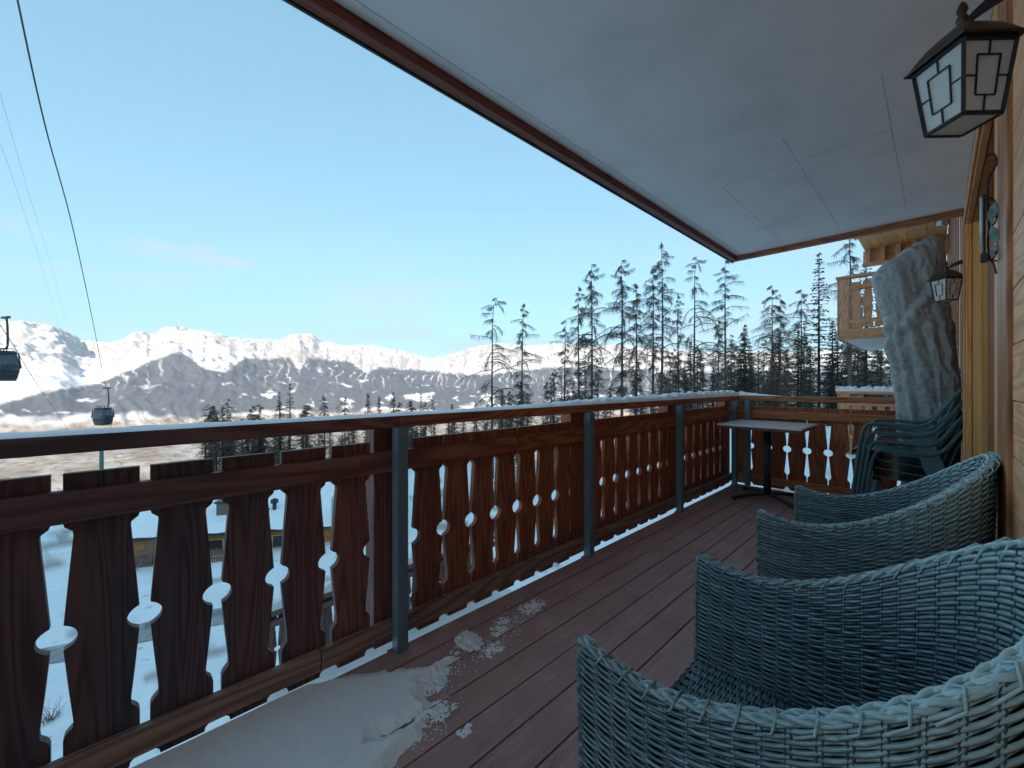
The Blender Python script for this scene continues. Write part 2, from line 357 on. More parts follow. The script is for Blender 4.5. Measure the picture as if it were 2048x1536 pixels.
wicker_m, nt, b = new_mat('wicker strand'); ln = nt.links.new
v, tc, oi = coords(nt, (1, 1, 1), 3)
n = nd(nt, 'ShaderNodeTexNoise'); n.inputs['Scale'].default_value = 1; n.inputs['Detail'].default_value = 4
wmp = nd(nt, 'ShaderNodeMapping'); wmp.inputs['Scale'].default_value = (9, 9, 140); ln(v, wmp.inputs[0]); ln(wmp.outputs[0], n.inputs['Vector'])
geo = nd(nt, 'ShaderNodeNewGeometry'); sp = nd(nt, 'ShaderNodeSeparateXYZ'); ln(tc.outputs['Object'], sp.inputs[0])
r_ = ramp(nt, [(.3, (.045, .085, .105)), (.5, (.095, .165, .195)), (.72, (.25, .35, .38))]); ln(n.outputs['Fac'], r_.inputs[0])
# bleached tops, with the sky light on them painted into the colour too
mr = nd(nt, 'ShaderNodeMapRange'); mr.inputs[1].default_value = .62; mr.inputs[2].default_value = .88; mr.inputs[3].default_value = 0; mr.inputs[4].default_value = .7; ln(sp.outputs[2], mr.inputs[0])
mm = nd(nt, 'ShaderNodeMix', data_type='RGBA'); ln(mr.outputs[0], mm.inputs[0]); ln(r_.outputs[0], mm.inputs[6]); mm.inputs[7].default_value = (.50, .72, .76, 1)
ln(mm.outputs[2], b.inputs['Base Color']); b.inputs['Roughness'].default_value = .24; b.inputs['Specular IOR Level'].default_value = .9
wicker_in2 = simple('wicker stake', (.05, .07, .08), .5, 0, .2, 40, 0)
wicker_in = simple('wicker gap shade', (.012, .016, .02), .8, 0, .1, 20, 0)  # near-black, stands for the shade inside the weave

cover_m, nt, b = new_mat('crinkled cover fabric'); ln = nt.links.new
v, tc, oi = coords(nt, (1, 1, 1), 0)
n = nd(nt, 'ShaderNodeTexNoise'); n.inputs['Scale'].default_value = 8; n.inputs['Detail'].default_value = 9; n.inputs['Roughness'].default_value = .74; n.inputs['Distortion'].default_value = 1.6; ln(v, n.inputs['Vector'])
r_ = ramp(nt, [(.3, (.25, .285, .30)), (.55, (.33, .365, .38)), (.75, (.40, .43, .44))]); ln(n.outputs['Fac'], r_.inputs[0]); ln(r_.outputs[0], b.inputs['Base Color'])
wv = nd(nt, 'ShaderNodeTexVoronoi', feature='DISTANCE_TO_EDGE'); wv.inputs['Scale'].default_value = 11
wd = nd(nt, 'ShaderNodeTexNoise'); wd.inputs['Scale'].default_value = 7; wd.inputs['Detail'].default_value = 5; ln(v, wd.inputs['Vector'])
wa = nd(nt, 'ShaderNodeVectorMath', operation='MULTIPLY_ADD'); wa.inputs[1].default_value = (.28, .28, .28); ln(wd.outputs['Color'], wa.inputs[0]); ln(v, wa.inputs[2]); ln(wa.outputs[0], wv.inputs['Vector'])
b.inputs['Roughness'].default_value = .42
ab = nd(nt, 'ShaderNodeMath', operation='MULTIPLY_ADD'); ab.inputs[1].default_value = 1.3; ln(wv.outputs['Distance'], ab.inputs[0]); ln(n.outputs['Fac'], ab.inputs[2])
bp = nd(nt, 'ShaderNodeBump'); bp.inputs['Strength'].default_value = .6; bp.inputs['Distance'].default_value = .014; ln(ab.outputs[0], bp.inputs['Height']); ln(bp.outputs[0], b.inputs['Normal'])

pane_m, nt, b = new_mat('lantern glass')
b.inputs['Base Color'].default_value = (.95, .98, .98, 1); b.inputs['Roughness'].default_value = .22
b.inputs['Transmission Weight'].default_value = .6; b.inputs['IOR'].default_value = 1.45
n = nd(nt, 'ShaderNodeTexNoise'); n.inputs['Scale'].default_value = 40; bp = nd(nt, 'ShaderNodeBump'); bp.inputs['Strength'].default_value = .3; bp.inputs['Distance'].default_value = .003
nt.links.new(n.outputs['Fac'], bp.inputs['Height']); nt.links.new(bp.outputs[0], b.inputs['Normal'])
window_m = simple('window glass', (.03, .035, .04), .05, 0, .1, 2, 0)
bark = simple('bark', (.075, .060, .050), .85, 0, .4, 6, .4, dist=.02, c2=(.14, .115, .10))
bark_dark = simple('dark bark', (.045, .040, .036), .85, 0, .4, 6, .3, dist=.02)
twig_m = simple('bare twigs', (.12, .10, .085), .9, 0, .5, .8, 0)
twig_brown = simple('brown twigs', (.15, .105, .075), .9, 0, .4, .8, 0)
needle = simple('spruce needles', (.030, .048, .022), .8, 0, .5, 1.2, 0, c2=(.075, .095, .035))
needle_d = simple('dark spruce needles', (.020, .032, .022), .8, 0, .5, 1.2, 0)

# ------------------------------------------------------------------ terrain
VIEW0, VIEW1 = R(80), R(196)
def down_profile(r):
    return np.interp(r, [0, 20, 28, 46, 70, 120, 300, 1000, 1800, 2600, 6200, 7000, 20000],
                        [-5, -7.2, -8.1, -8.3, -11.5, -28, -120, -400, -560, -570, -480, -440, -440])
def up_profile(r):
    return np.interp(r, [0, 5, 25, 80, 1000, 1600, 3000, 20000], [-5, -4, 1, 22, 450, 515, 570, 570])
def ground0(X, Y):
    r = np.hypot(X, Y)+1e-6; c = X/r; north = sstep(.80, .97, Y/r)*sstep(7, 28, r)*(1-sstep(60, 170, r))
    t = sstep(.12, .6, c)*sstep(0, 12, r)
    z = down_profile(r)*(1-t) + up_profile(r)*t + 6.0*north
    return z
def ground(X, Y):
    X = np.asarray(X, float); Y = np.asarray(Y, float); r = np.hypot(X, Y)
    z = ground0(X, Y)
    z = z + .28*fbm(X/3.1, Y/3.1, 4)*sstep(3, 9, r) + 1.2*fbm(X/22, Y/22, 4)*sstep(25, 60, r) \
        + 14*fbm(X/260, Y/260, 5)*sstep(150, 700, r) + 22*fbm(X/900, Y/900, 5)*sstep(1200, 3000, r)
    return z
def gz(x, y): return float(ground(np.array([x]), np.array([y]))[0])

# skyline of the photograph: (px, py) -> azimuth and tangent of elevation
SKY = [(-220, 655), (-100, 640), (0, 645), (40, 642), (75, 648), (100, 652), (130, 662), (165, 679), (190, 684), (215, 686), (245, 680), (268, 663), (285, 662), (300, 669),
       (325, 656), (350, 653), (385, 661), (430, 667), (470, 676), (520, 680), (560, 678), (585, 669), (600, 664), (622, 668), (640, 680), (665, 686), (690, 692), (720, 690),
       (745, 690), (775, 697), (800, 702), (835, 711), (862, 717), (900, 709), (930, 699), (960, 691), (1000, 687), (1050, 692), (1100, 686), (1180, 692), (1250, 690), (1320, 696),
       (1400, 706), (1480, 700), (1560, 706), (1650, 700), (1750, 708), (1900, 715), (2048, 712), (2300, 720)]
sk_az = []; sk_t = []
for x, y in SKY:
    d = ray(x, y); sk_az.append(math.atan2(d.y, d.x) % (2*math.pi)); sk_t.append(d.z/math.hypot(d.x, d.y))
o_ = np.argsort(sk_az); sk_az = np.array(sk_az)[o_]; sk_t = np.array(sk_t)[o_]
az_v = np.linspace(VIEW0, VIEW1, 1150)
rf = np.concatenate([np.linspace(2450, 6200, 120)[:-1], np.linspace(6200, 13500, 215)])
A_, R_ = np.meshgrid(az_v, rf, indexing='ij')
X_ = R_*np.cos(A_); Y_ = R_*np.sin(A_)
base = ground(X_, Y_)
wx = X_ + 420*fbm(X_/1500, Y_/1500, 3); wy = Y_ + 420*fbm(X_/1500+50, Y_/1500, 3)
rg = ridged(wx/2300, wy/2300, 7, .52)
gul = ridged(A_*24 + 1.1*fbm(X_/1300, Y_/1300, 3), R_/3000 + 3, 3, .5)
t = np.clip((R_-6350)/(11600-6350), 0, 1.0)
fall = 1 - .35*np.clip((R_-12000)/1500, 0, 1)
env = (t**.72)*fall
raw = env*(1180 + 560*rg*np.minimum(1, t*2.2) + 80*gul)
raw = np.maximum(raw, 0)
tgt = np.interp(az_v, sk_az, sk_t)
# scale each direction so that its skyline reaches the measured height
k = np.ones(len(az_v))
for it in range(6):
    el = ((base + raw*k[:, None] - CZ)/R_).max(axis=1)
    ii = ((base + raw*k[:, None] - CZ)/R_).argmax(axis=1)
    rr_ = rf[ii]; rw = raw[np.arange(len(az_v)), ii]
    k = np.clip(k + (tgt-el)*rr_/np.maximum(rw, 50), .15, 3)
w_ = np.hanning(7); w_ /= w_.sum(); k = np.convolve(np.pad(k, 3, mode='edge'), w_, 'valid')
raw = raw*k[:, None]
Z_ = base + raw
# forested front massif
def massif(px, py, r, wid, sharp=1.0):
    d = ray(px, py); L_ = math.hypot(d.x, d.y); cx, cy = d.x/L_*r, d.y/L_*r; top = CZ + d.z/L_*r
    dist = np.hypot(X_-cx, Y_-cy)
    rad = top - (dist*wid)*(1 + .0*sharp) + 90*(rg-.4) + 60*(gul-.3)*np.clip(dist/900, 0, 1)
    return rad
m1 = massif(352, 706, 8700, .40)
m2 = massif(60, 792, 7500, .33)
m3 = massif(520, 742, 9300, .34)
front = np.maximum(np.maximum(m1, m2), m3)
h = np.maximum(Z_, front)
d_ = np.abs(Z_-front); h = h + 30*np.exp(-d_/60)
h = np.where(front > Z_-200, h, Z_)
Z_ = h
Z_ += 16*fbm(X_/170, Y_/170, 4)*sstep(6300, 7200, R_) + 70*(ridged(wx/620, wy/620, 4, .55)-.45)*sstep(8200, 10500, R_)*(R_ < 13000)
# ground cover colours
slope = np.hypot(np.gradient(Z_, axis=0)/(np.gradient(A_, axis=0)*R_), np.gradient(Z_, axis=1)/np.gradient(R_, axis=1))
n_a = fbm(X_/420, Y_/420, 5); n_b = fbm(X_/160+9, Y_/160, 5); n_c = fbm(X_/900+4, Y_/900+7, 4)
zz = Z_ + 120*n_a + 130*n_c
is_front = sstep(-60, 40, front-(base+raw))
TL = [(-200, 815), (0, 808), (80, 788), (200, 766), (255, 742), (345, 706), (365, 706), (410, 738), (450, 745), (490, 716), (580, 716), (600, 740), (615, 716), (700, 724), (735, 748), (760, 734), (850, 742), (960, 750), (1100, 735), (1400, 745), (2100, 735)]
tl_az = []; tl_t = []
for x, y in TL:
    d = ray(x, y); tl_az.append(math.atan2(d.y, d.x) % (2*math.pi)); tl_t.append(d.z/math.hypot(d.x, d.y))
o_ = np.argsort(tl_az); tline = np.interp(az_v, np.array(tl_az)[o_], np.array(tl_t)[o_])[:, None]*9000
forest = sstep(-430, -370, zz)*(1-sstep(tline-25, tline+35, Z_*9000/R_ + 60*n_b + 40*n_a))*sstep(-.5, -.2, n_b+.9*n_a+.3+.5*is_front)
gully = sstep(.68, .84, ridged(A_*52 + 1.2*n_c + .3*n_a, R_/4200+1, 3, .5))*sstep(-180, 150, Z_)*sstep(-.25, .15, fbm(X_/1500+3, Y_/1500, 2)+.05)
forest *= 1-.8*gully
clear = sstep(.17, .27, fbm(X_/420+20, Y_/420+3, 6, .62) - .25*np.abs((Z_+230)/300)+.05)*sstep(-400, -330, Z_)*(1-sstep(-20, 60, Z_))
forest *= 1-clear*(1-.8*is_front)*.9
rock = sstep(.55, .95, slope + .5*n_b)*sstep(150, 300, Z_)*.75 + .45*sstep(.15, .4, n_b)*sstep(100, 350, Z_)
valley = 1-sstep(-430, -380, Z_ + 50*n_a)
vb = np.clip(sstep(-.35, .25, fbm(X_/700, Y_/240, 5) + .35*n_b) + .9*sstep(.12, .3, fbm(X_/75, Y_/75, 4)) - .4*sstep(.1, .3, fbm(X_/260+7, Y_/90, 4)), 0, 1.5)
def cc(*c): return np.array(c)[None, None, :]
col = np.ones(Z_.shape+(1,))*cc(.86, .86, .87)
def lay(col, mask, c): return col*(1-mask[..., None]) + mask[..., None]*c
col = lay(col, np.clip(rock, 0, .85), cc(.37, .34, .32))
col = lay(col, np.clip(forest, 0, 1)*.93, cc(.060, .066, .078))
vcol = cc(.66, .61, .54)*(1-vb[..., None]) + vb[..., None]*cc(.44, .35, .275)
vcol = np.clip(vcol, .05, 1)*(.85+.3*n_b[..., None])
col = col*(1-valley[..., None]) + valley[..., None]*vcol
col = np.clip(col, 0, 1)

def terrain_mat(name, scl, snowy):
    m, nt, b = new_mat(name); ln = nt.links.new
    at = nd(nt, 'ShaderNodeAttribute', attribute_name='cover')
    tc = nd(nt, 'ShaderNodeTexCoord')
    n = nd(nt, 'ShaderNodeTexNoise'); n.inputs['Scale'].default_value = scl; n.inputs['Detail'].default_value = 9; n.inputs['Roughness'].default_value = .7; ln(tc.outputs['Object'], n.inputs['Vector'])
    r = ramp(nt, [(.3, (.62, .62, .64) if not snowy else (.9, .9, .92)), (.6, (1, 1, 1))]); ln(n.outputs['Fac'], r.inputs[0])
    mx = nd(nt, 'ShaderNodeMix', data_type='RGBA', blend_type='MULTIPLY'); mx.inputs[0].default_value = 1
    ln(at.outputs['Color'], mx.inputs[6]); ln(r.outputs[0], mx.inputs[7]); ln(mx.outputs[2], b.inputs['Base Color'])
    b.inputs['Roughness'].default_value = .85; b.inputs['Specular IOR Level'].default_value = .1
    if snowy:
        na_ = nd(nt, 'ShaderNodeTexNoise'); na_.inputs['Scale'].default_value = 2.6; na_.inputs['Detail'].default_value = 9; na_.inputs['Roughness'].default_value = .72; ln(tc.outputs['Object'], na_.inputs['Vector'])
        ra_ = ramp(nt, [(.60, (1, 1, 1)), (.68, (.38, .33, .30))]); ln(na_.outputs['Fac'], ra_.inputs[0])
        mb_ = nd(nt, 'ShaderNodeMix', data_type='RGBA', blend_type='MULTIPLY'); mb_.inputs[0].default_value = .8
        ln(mx.outputs[2], mb_.inputs[6]); ln(ra_.outputs[0], mb_.inputs[7]); ln(mb_.outputs[2], b.inputs['Base Color'])
    bp = nd(nt, 'ShaderNodeBump'); bp.inputs['Strength'].default_value = .5; bp.inputs['Distance'].default_value = .12 if snowy else 12
    ln(n.outputs['Fac'], bp.inputs['Height']); ln(bp.outputs[0], b.inputs['Normal'])
    return m
def grid_obj(name, X, Y, Z, C, mat, wrap=False):
    na, nr = Z.shape
    V = np.stack([X, Y, Z], -1).reshape(-1, 3)
    i = np.arange(na-(0 if wrap else 1)); j = np.arange(nr-1)
    I, J = np.meshgrid(i, j, indexing='ij'); I2 = (I+1) % na
    Fq = np.stack([I*nr+J, I*nr+J+1, I2*nr+J+1, I2*nr+J], -1).reshape(-1, 4)
    me = np_mesh(name, V, Fq, mat)
    ca = me.color_attributes.new('cover', 'FLOAT_COLOR', 'POINT')
    ca.data.foreach_set('color', np.concatenate([C.reshape(-1, 3), np.ones((V.shape[0], 1))], 1).astype(np.float32).ravel())
    o = link(name, me); o['kind'] = 'structure'; return o
grid_obj('mountains', X_, Y_, Z_, col, terrain_mat('mountain cover', .012, False))
# the near slope, all round, and the hill that rises behind the house
az_n = np.concatenate([np.linspace(VIEW0, VIEW1, 420), np.linspace(VIEW1, VIEW0+2*math.pi, 80)[1:-1]])
rn = np.concatenate([[0.4, 1.5], np.geomspace(3, 2500, 170), np.linspace(2600, 15000, 12)])
A2, R2 = np.meshgrid(az_n, rn, indexing='ij'); X2 = R2*np.cos(A2); Y2 = R2*np.sin(A2)
Z2 = ground(X2, Y2) - 2.0*sstep(2300, 2440, R2) - 60*sstep(2500, 2700, R2)*((A2 < VIEW1) & (A2 > VIEW0))
nb = fbm(X2/2.3, Y2/2.3, 5); nb2 = fbm(X2/14, Y2/14, 4)
brown = sstep(.22, .36, nb+.45*nb2)*.7*sstep(5, 10, R2)*(1-sstep(60, 120, R2))
far_b = sstep(-.1, .25, fbm(X2/120, Y2/120, 5))*sstep(90, 200, R2)*.8
C2 = np.ones(Z2.shape+(1,))*cc(.88, .90, .92)
C2 = lay(C2, brown, cc(.22, .18, .15)); C2 = lay(C2, far_b, cc(.12, .10, .08))
grid_obj('snowy_ground', X2, Y2, Z2, C2, terrain_mat('snowy slope', 1.2, True), wrap=True)

# slushy road below
def strip_on_ground(name, pts, width, mat, lift=.03, n=60, kind='structure'):
    pts = [Vector(p) for p in pts]; cum = [0]
    for a, b_ in zip(pts, pts[1:]): cum.append(cum[-1]+(b_-a).length)
    V = []; Fq = []
    for i in range(n):
        d = cum[-1]*i/(n-1); k_ = max(j for j in range(len(cum)) if cum[j] <= d+1e-6); k_ = min(k_, len(pts)-2)
        p = pts[k_].lerp(pts[k_+1], (d-cum[k_])/(cum[k_+1]-cum[k_])); tdir = (pts[k_+1]-pts[k_]).normalized(); nn = Vector((-tdir.y, tdir.x, 0))
        for q in (-1, -.5, 0, .5, 1):
            x, y = p.x+nn.x*q*width/2, p.y+nn.y*q*width/2; V.append((x, y, gz(x, y)+lift*(1-.4*abs(q))))
    for i in range(n-1):
        for q in range(4): Fq.append((i*5+q, i*5+q+1, (i+1)*5+q+1, (i+1)*5+q))
    o = link(name, np_mesh(name, V, Fq, mat)); o['kind'] = kind; return o
road_m = simple('slushy road', (.22, .20, .205), .7, 0, .3, 1.5, .4, dist=.03, c2=(.46, .46, .48))
def gp(x, y):     # where a line of sight meets the near slope
    d = ray(x, y); s = 2.0
    while s < 300:
        p = Vector((0, 0, CZ)) + d*s
        if p.z < gz(p.x, p.y): return p
        s *= 1.01
    return p
ra, rb = gp(80, 1318), gp(440, 1234)
dr = (rb-ra).normalized()
strip_on_ground('road', [ra-dr*14, ra, rb, rb+dr*5], 1.5, road_m)

# ------------------------------------------------------------------ the balcony: deck, rails, slab
DX0, DX1, DY0, DY1 = -1.66, .15, -1.3, 5.20
deck = thing('balcony_deck', 'reddish brown composite deck boards of the balcony floor', 'deck'); deck['kind'] = 'structure'
xs = [DX0]; e = -1.538
while e < DX1-.02: xs.append(e); e += .1382
xs.append(DX1)
for a, b2 in zip(xs, xs[1:]):
    m_ = MB().box(a+.0035-(a+b2)/2, b2-.0035-(a+b2)/2, DY0, DY1, -.025, 0)
    bev(m_.build('plank', deck_m, deck, loc=((a+b2)/2, 0, random.uniform(-.0008, .0008))), .0025)
MB().box(DX0+.02, DX1, DY0, DY1-.02, -.16, -.045).build('deck_slab', simple('deck slab', (.03, .025, .022), .9, 0, .2, 5, .1), deck)
MB().box(DX0-.004, DX0+.016, DY0, DY1, -.20, -.03).build('edge_board', rail_y, deck)

P0 = .18
def slat_outline(p, gap, left_cut=True, right_cut=True):
    hw = p/2-gap/2
    def side(cut):
        if not cut: return [(hw, 0), (hw, .915)]
        o = [(hw-.024, 0), (hw-.022, .012), (hw-.012, .022), (hw-.004, .030), (hw, .042), (hw, .160), (hw-.003, .172), (hw-.010, .181), (hw-.019, .190), (hw-.020, .208)]
        o += [(hw-.010, .31)]
        rx, rz, zc = .041, .0365, .452
        z0 = math.sqrt(1-((p/2-hw)/rx)**2)*rz
        o.append((hw-.001, zc-z0-.001))
        for q in range(1, 10):
            a = -math.acos((p/2-hw)/rx) + q/10*2*math.acos((p/2-hw)/rx)
            o.append((p/2-rx*math.cos(a), zc+rz*math.sin(a)))
        o.append((hw-.001, zc+z0+.001))
        o += [(hw-.010, .61), (hw-.020, .738), (hw-.019, .750), (hw-.011, .757), (hw-.003, .764), (hw, .775), (hw, .915)]
        return o
    r = side(right_cut); l = [(-a, z) for a, z in side(left_cut)][::-1]
    return r+l
def slat_mesh(p, gap, mat, thick=.027):
    o = slat_outline(p, gap)
    return MB().prism(o, lambda q, k: (q[0], -thick/2 if k == 0 else thick/2, q[1])).mesh('slat', mat)

def place(parent, name, me, t, n, z=0):
    """t along the rail, n to the outside; parent's local x = along, y = outwards"""
    return link(name, me, parent, loc=(t, n, z))

side_rail = thing('balcony_railing', 'long dark brown slatted railing along the left side of the deck', 'railing', (DX0, 0, 0), R(90))
# local x -> +Y world, local y -> -X world (outwards)
slat_a = slat_mesh(.184, .024, rail_z); slat_b = slat_mesh(.1765, .011, rail_z); slat_c = slat_mesh(.18, .011, rail_z)
SN = .054                            # slat plane, behind the rails
for g in range(-9, 5):
    c = -.144+.092+.184*g
    if g == 4: continue
    place(side_rail, 'slat', slat_a, c, SN)
place(side_rail, 'slat', slat_a, -.052+.184*4, SN)
for g in range(7): place(side_rail, 'slat', slat_b, .970+.0885+.1715*g, SN).scale = (.972, 1, 1)
for g in range(7): place(side_rail, 'slat', slat_b, 2.360+.088+.1752*g, SN)
for g in range(7): place(side_rail, 'slat', slat_c, 3.780+.09+.180*g, SN).scale = (.995, 1, 1)
post_t = [-1.90, -.53, .872, 2.275, 3.675, 5.12]
wood_t = [(.787, .955), (2.172, 2.345), (3.596, 3.765), (5.045, 5.20)]
for a, b2 in wood_t:
    MB().box(-(b2-a)/2, (b2-a)/2, -.045, .045, 0, .983).build('wooden_post', rail_z, side_rail, bevel=.003, loc=((a+b2)/2, .095, 0))
for t_ in post_t[1:]:
    m_ = MB().box(-.026, .026, -.026, .026, .0, .98)
    po = m_.build('steel_post', steel, side_rail, bevel=.003, loc=(t_, -.026, 0))
    MB().box(-.045, .045, -.004, .004, -.12, .0).build('post_bracket', steel, po, loc=(0, .03, 0))
def rail_bar(parent, name, t0, t1, n0, n1, z0, z1, mat, bv=.004):
    return MB().box(-(t1-t0)/2, (t1-t0)/2, -(n1-n0)/2, (n1-n0)/2, -(z1-z0)/2, (z1-z0)/2).build(name, mat, parent, bevel=bv, loc=((t0+t1)/2, (n0+n1)/2, (z0+z1)/2))
# local x of these bars runs along world Y, so the along-grain wood needs its x axis
rail_l = wood('rail wood lengthwise', (0.540, 0.171, 0.065), (0.378, 0.104, 0.043), (0.162, 0.043, 0.022), 'x', grey_mix=GREY_MIX, rough=.5, grain=.8)
rail_bot = wood('greyed bottom rail', (.40, .27, .22), (.29, .18, .15), (.13, .08, .07), 'x', rough=.65, grain=.8)
for t0, t1 in ((-1.6, 1.62), (1.623, 5.24)):
    rail_bar(side_rail, 'mid_rail', t0, t1, .002, .0385, .782, .872, rail_l)
for t0, t1 in ((-1.6, .55), (.553, 2.9), (2.903, 5.24)):
    rail_bar(side_rail, 'bottom_rail', t0, t1, .002, .0385, .045, .122, rail_bot)
for t0, t1 in ((-1.6, .86), (.863, 5.33)):
    rail_bar(side_rail, 'top_rail', t0, t1, -.035, .105, .980, 1.030, rail_l, .006)

back_rail = thing('balcony_railing', 'short reddish slatted railing across the far end of the deck, behind the table', 'railing', (0, 5.235, 0), 0)
slat_d = slat_mesh(.181, .012, rail_zb)
for g in range(-2, 6):
    c = -1.152-.0905+.181*g
    place(back_rail, 'slat', slat_d, c+.0, .052).scale = (1, 1, 1)
MB().box(.0, .05, .04, .068, 0, .915).build('end_slat', rail_zb, back_rail, loc=(-.12, 0, 0))
rail_bar(back_rail, 'mid_rail', -1.655, .14, .0, .036, .782, .872, rail_x)
rail_bar(back_rail, 'bottom_rail', -1.655, .14, .0, .036, .045, .122, rail_x)
rail_bar(back_rail, 'top_rail', -1.62, .14, -.03, .09, .981, 1.036, rail_x, .006)
for t_ in (-1.52, -.12):
    MB().box(-.026, .026, -.052, 0, 0, .98).build('steel_post', steel, back_rail, bevel=.003, loc=(t_, -.003, 0))

# roof slab of the balcony above
CH = 2.67
slab = thing('concrete_ceiling', 'painted grey concrete soffit panels with a brown wooden edge above the deck', 'ceiling'); slab['kind'] = 'structure'
MB().box(-1.69, .15, -1.6, 5.235, CH+.012, CH+.20).build('slab_core', simple('joint shadow', (.10, .10, .10), .9, 0, .1, 5, 0), slab)
joint_m = simple('joint line', (.36, .36, .36), .9, 0, .3, 30, 0)
MB().box(-1.567, .149, -1.6, 5.168, CH, CH+.0115).build('soffit_panel', concrete_m, slab)
MB().box(-1.63, -1.571, -1.6, 5.168, CH, CH+.0115).build('soffit_panel', concrete_m, slab)
for x, y0, y1 in ((-1.134, 3.28, 4.95), (-.655, 2.9, 5.0), (-.19, 2.65, 4.9)):
    MB().box(x-.0013, x+.0013, y0, y1, CH-.0006, CH+.001).build('joint', joint_m, slab)
MB().box(-1.134, -.19, 3.27, 3.2722, CH-.0006, CH+.001).build('joint', joint_m, slab)
fa = thing('roof_edge_board', 'dark brown fascia board round the edge of the soffit', 'fascia')
fas_y = wood('fascia wood long', (0.260, 0.072, 0.039), (0.169, 0.044, 0.026), (0.078, 0.021, 0.013), 'y', rough=.5)
fas_x = wood('fascia wood across', (0.442, 0.156, 0.072), (0.325, 0.104, 0.047), (0.143, 0.046, 0.023), 'x', rough=.5)
for y0, y1 in ((-1.6, 1.72), (1.722, 5.24)): MB().box(-1.685, -1.632, y0, y1, CH-.05, CH+.19).build('board', fas_y, fa, bevel=.003)
MB().box(-1.700, -1.687, -1.6, 5.255, CH-.058, CH+.2).build('drip_edge', dark_steel, fa, bevel=.002)
for x0, x1 in ((-1.631, -.72), (-.718, .149)): MB().box(x0, x1, 5.170, 5.24, CH-.05, CH+.19).build('board', fas_x, fa, bevel=.003)

# ------------------------------------------------------------------ house wall
wall = thing('house_wall', 'wooden chalet wall with pale planks and a deep door recess, on the right of the balcony', 'wall')
WX = .15
zr = -.02; k_ = 0
while zr < CH:
    hgt = .163
    y = -1.3
    MB().box(WX+.001*random.random(), WX+.05, -1.3, 1.885, zr+.0015, min(zr+hgt, CH)-.0015).build('plank', plank_y, wall, bevel=.0025)
    zr += hgt; k_ += 1
MB().box(WX-.012, WX+.05, 1.89, 2.155, 0, CH-.002).build('corner_board', brown_z, wall, bevel=.004)
MB().box(WX-.002, WX+.05, 2.16, 2.42, 0, CH-.002).build('casing', casing_z, wall, bevel=.003)
# recess: y 2.42..3.9, head at 2.20
HEAD = 2.20
MB().box(WX, WX+.12, 3.905, 4.02, 0, HEAD).build('jamb', beige_z, wall)
MB().box(WX+.03, WX+.118, 3.86, 3.9, 0, HEAD-.002).build('jamb', beige_z, wall, bevel=.003)
MB().box(WX, WX+.12, 2.425, 4.02, HEAD, HEAD+.03).build('recess_head', brown_z, wall)
MB().box(WX+.095, WX+.13, 2.35, 3.858, 0, HEAD-.002).build('door', beige_z, wall, bevel=.003)
MB().box(WX-.028, WX-.003, 3.91, 4.02, 0, HEAD).build('casing', casing_z, wall, bevel=.003)
MB().box(WX-.040, WX-.030, 3.925, 3.96, 0, HEAD).build('casing_moulding', casing_z, wall, bevel=.003)
MB().box(WX-.028, WX-.003, 2.425, 4.02, HEAD+.001, HEAD+.12).build('head_casing', casing_y, wall, bevel=.003)
MB().box(WX-.040, WX-.030, 2.425, 4.02, HEAD+.01, HEAD+.045).build('casing_moulding', casing_y, wall, bevel=.003)
for a in range(3):
    MB().box(WX, WX+.05, 2.425, 5.2, HEAD+.125+a*.115, HEAD+.125+(a+1)*.115-.003).build('plank', plank_y, wall, bevel=.003)
MB().box(WX-.020, WX+.05, 4.023, 4.32, 0, CH-.2).build('pilaster', casing_z, wall, bevel=.004)
for a in range(7):
    MB().box(WX, WX+.05, 4.325+a*.125, 4.325+(a+1)*.125-.004, 0, HEAD+.122).build('board', brown_z, wall, bevel=.003)
# the same house runs on behind the rail
for a in range(34):
    z1 = 4.7
    MB().box(WX+(0 if a % 2 else .008), WX+.06, 5.24+a*.30, 5.24+(a+1)*.30-.006, -3.2, z1).build('board', honey_z if a in (2, 3, 6) else red_z, wall, bevel=.004)
MB().box(WX+.06, WX+6, -4, 15.5, -5, 4.6).build('house_body', red_z, wall)
MB().box(-1.5, WX+6, -1.6, 5.2, -3.3, -3.1).build('lower_slab', concrete_m, wall)
# snowy roof over the whole house
rf_ = MB().add([(-1.3, -4.5, 5.3), (7, -4.5, 7.2), (7, 15, 7.2), (-1.3, 15, 5.3), (-1.3, -4.5, 5.45), (7, -4.5, 7.35), (7, 15, 7.35), (-1.3, 15, 5.45)],
               [(3, 2, 1, 0), (4, 5, 6, 7), (0, 1, 5, 4), (1, 2, 6, 5), (2, 3, 7, 6), (3, 0, 4, 7)])
rf_.build('roof', orange_y, wall)
MB().box(-1.69, .15, -1.6, 5.235, CH+.205, CH+.9).build('parapet', red_z, wall)

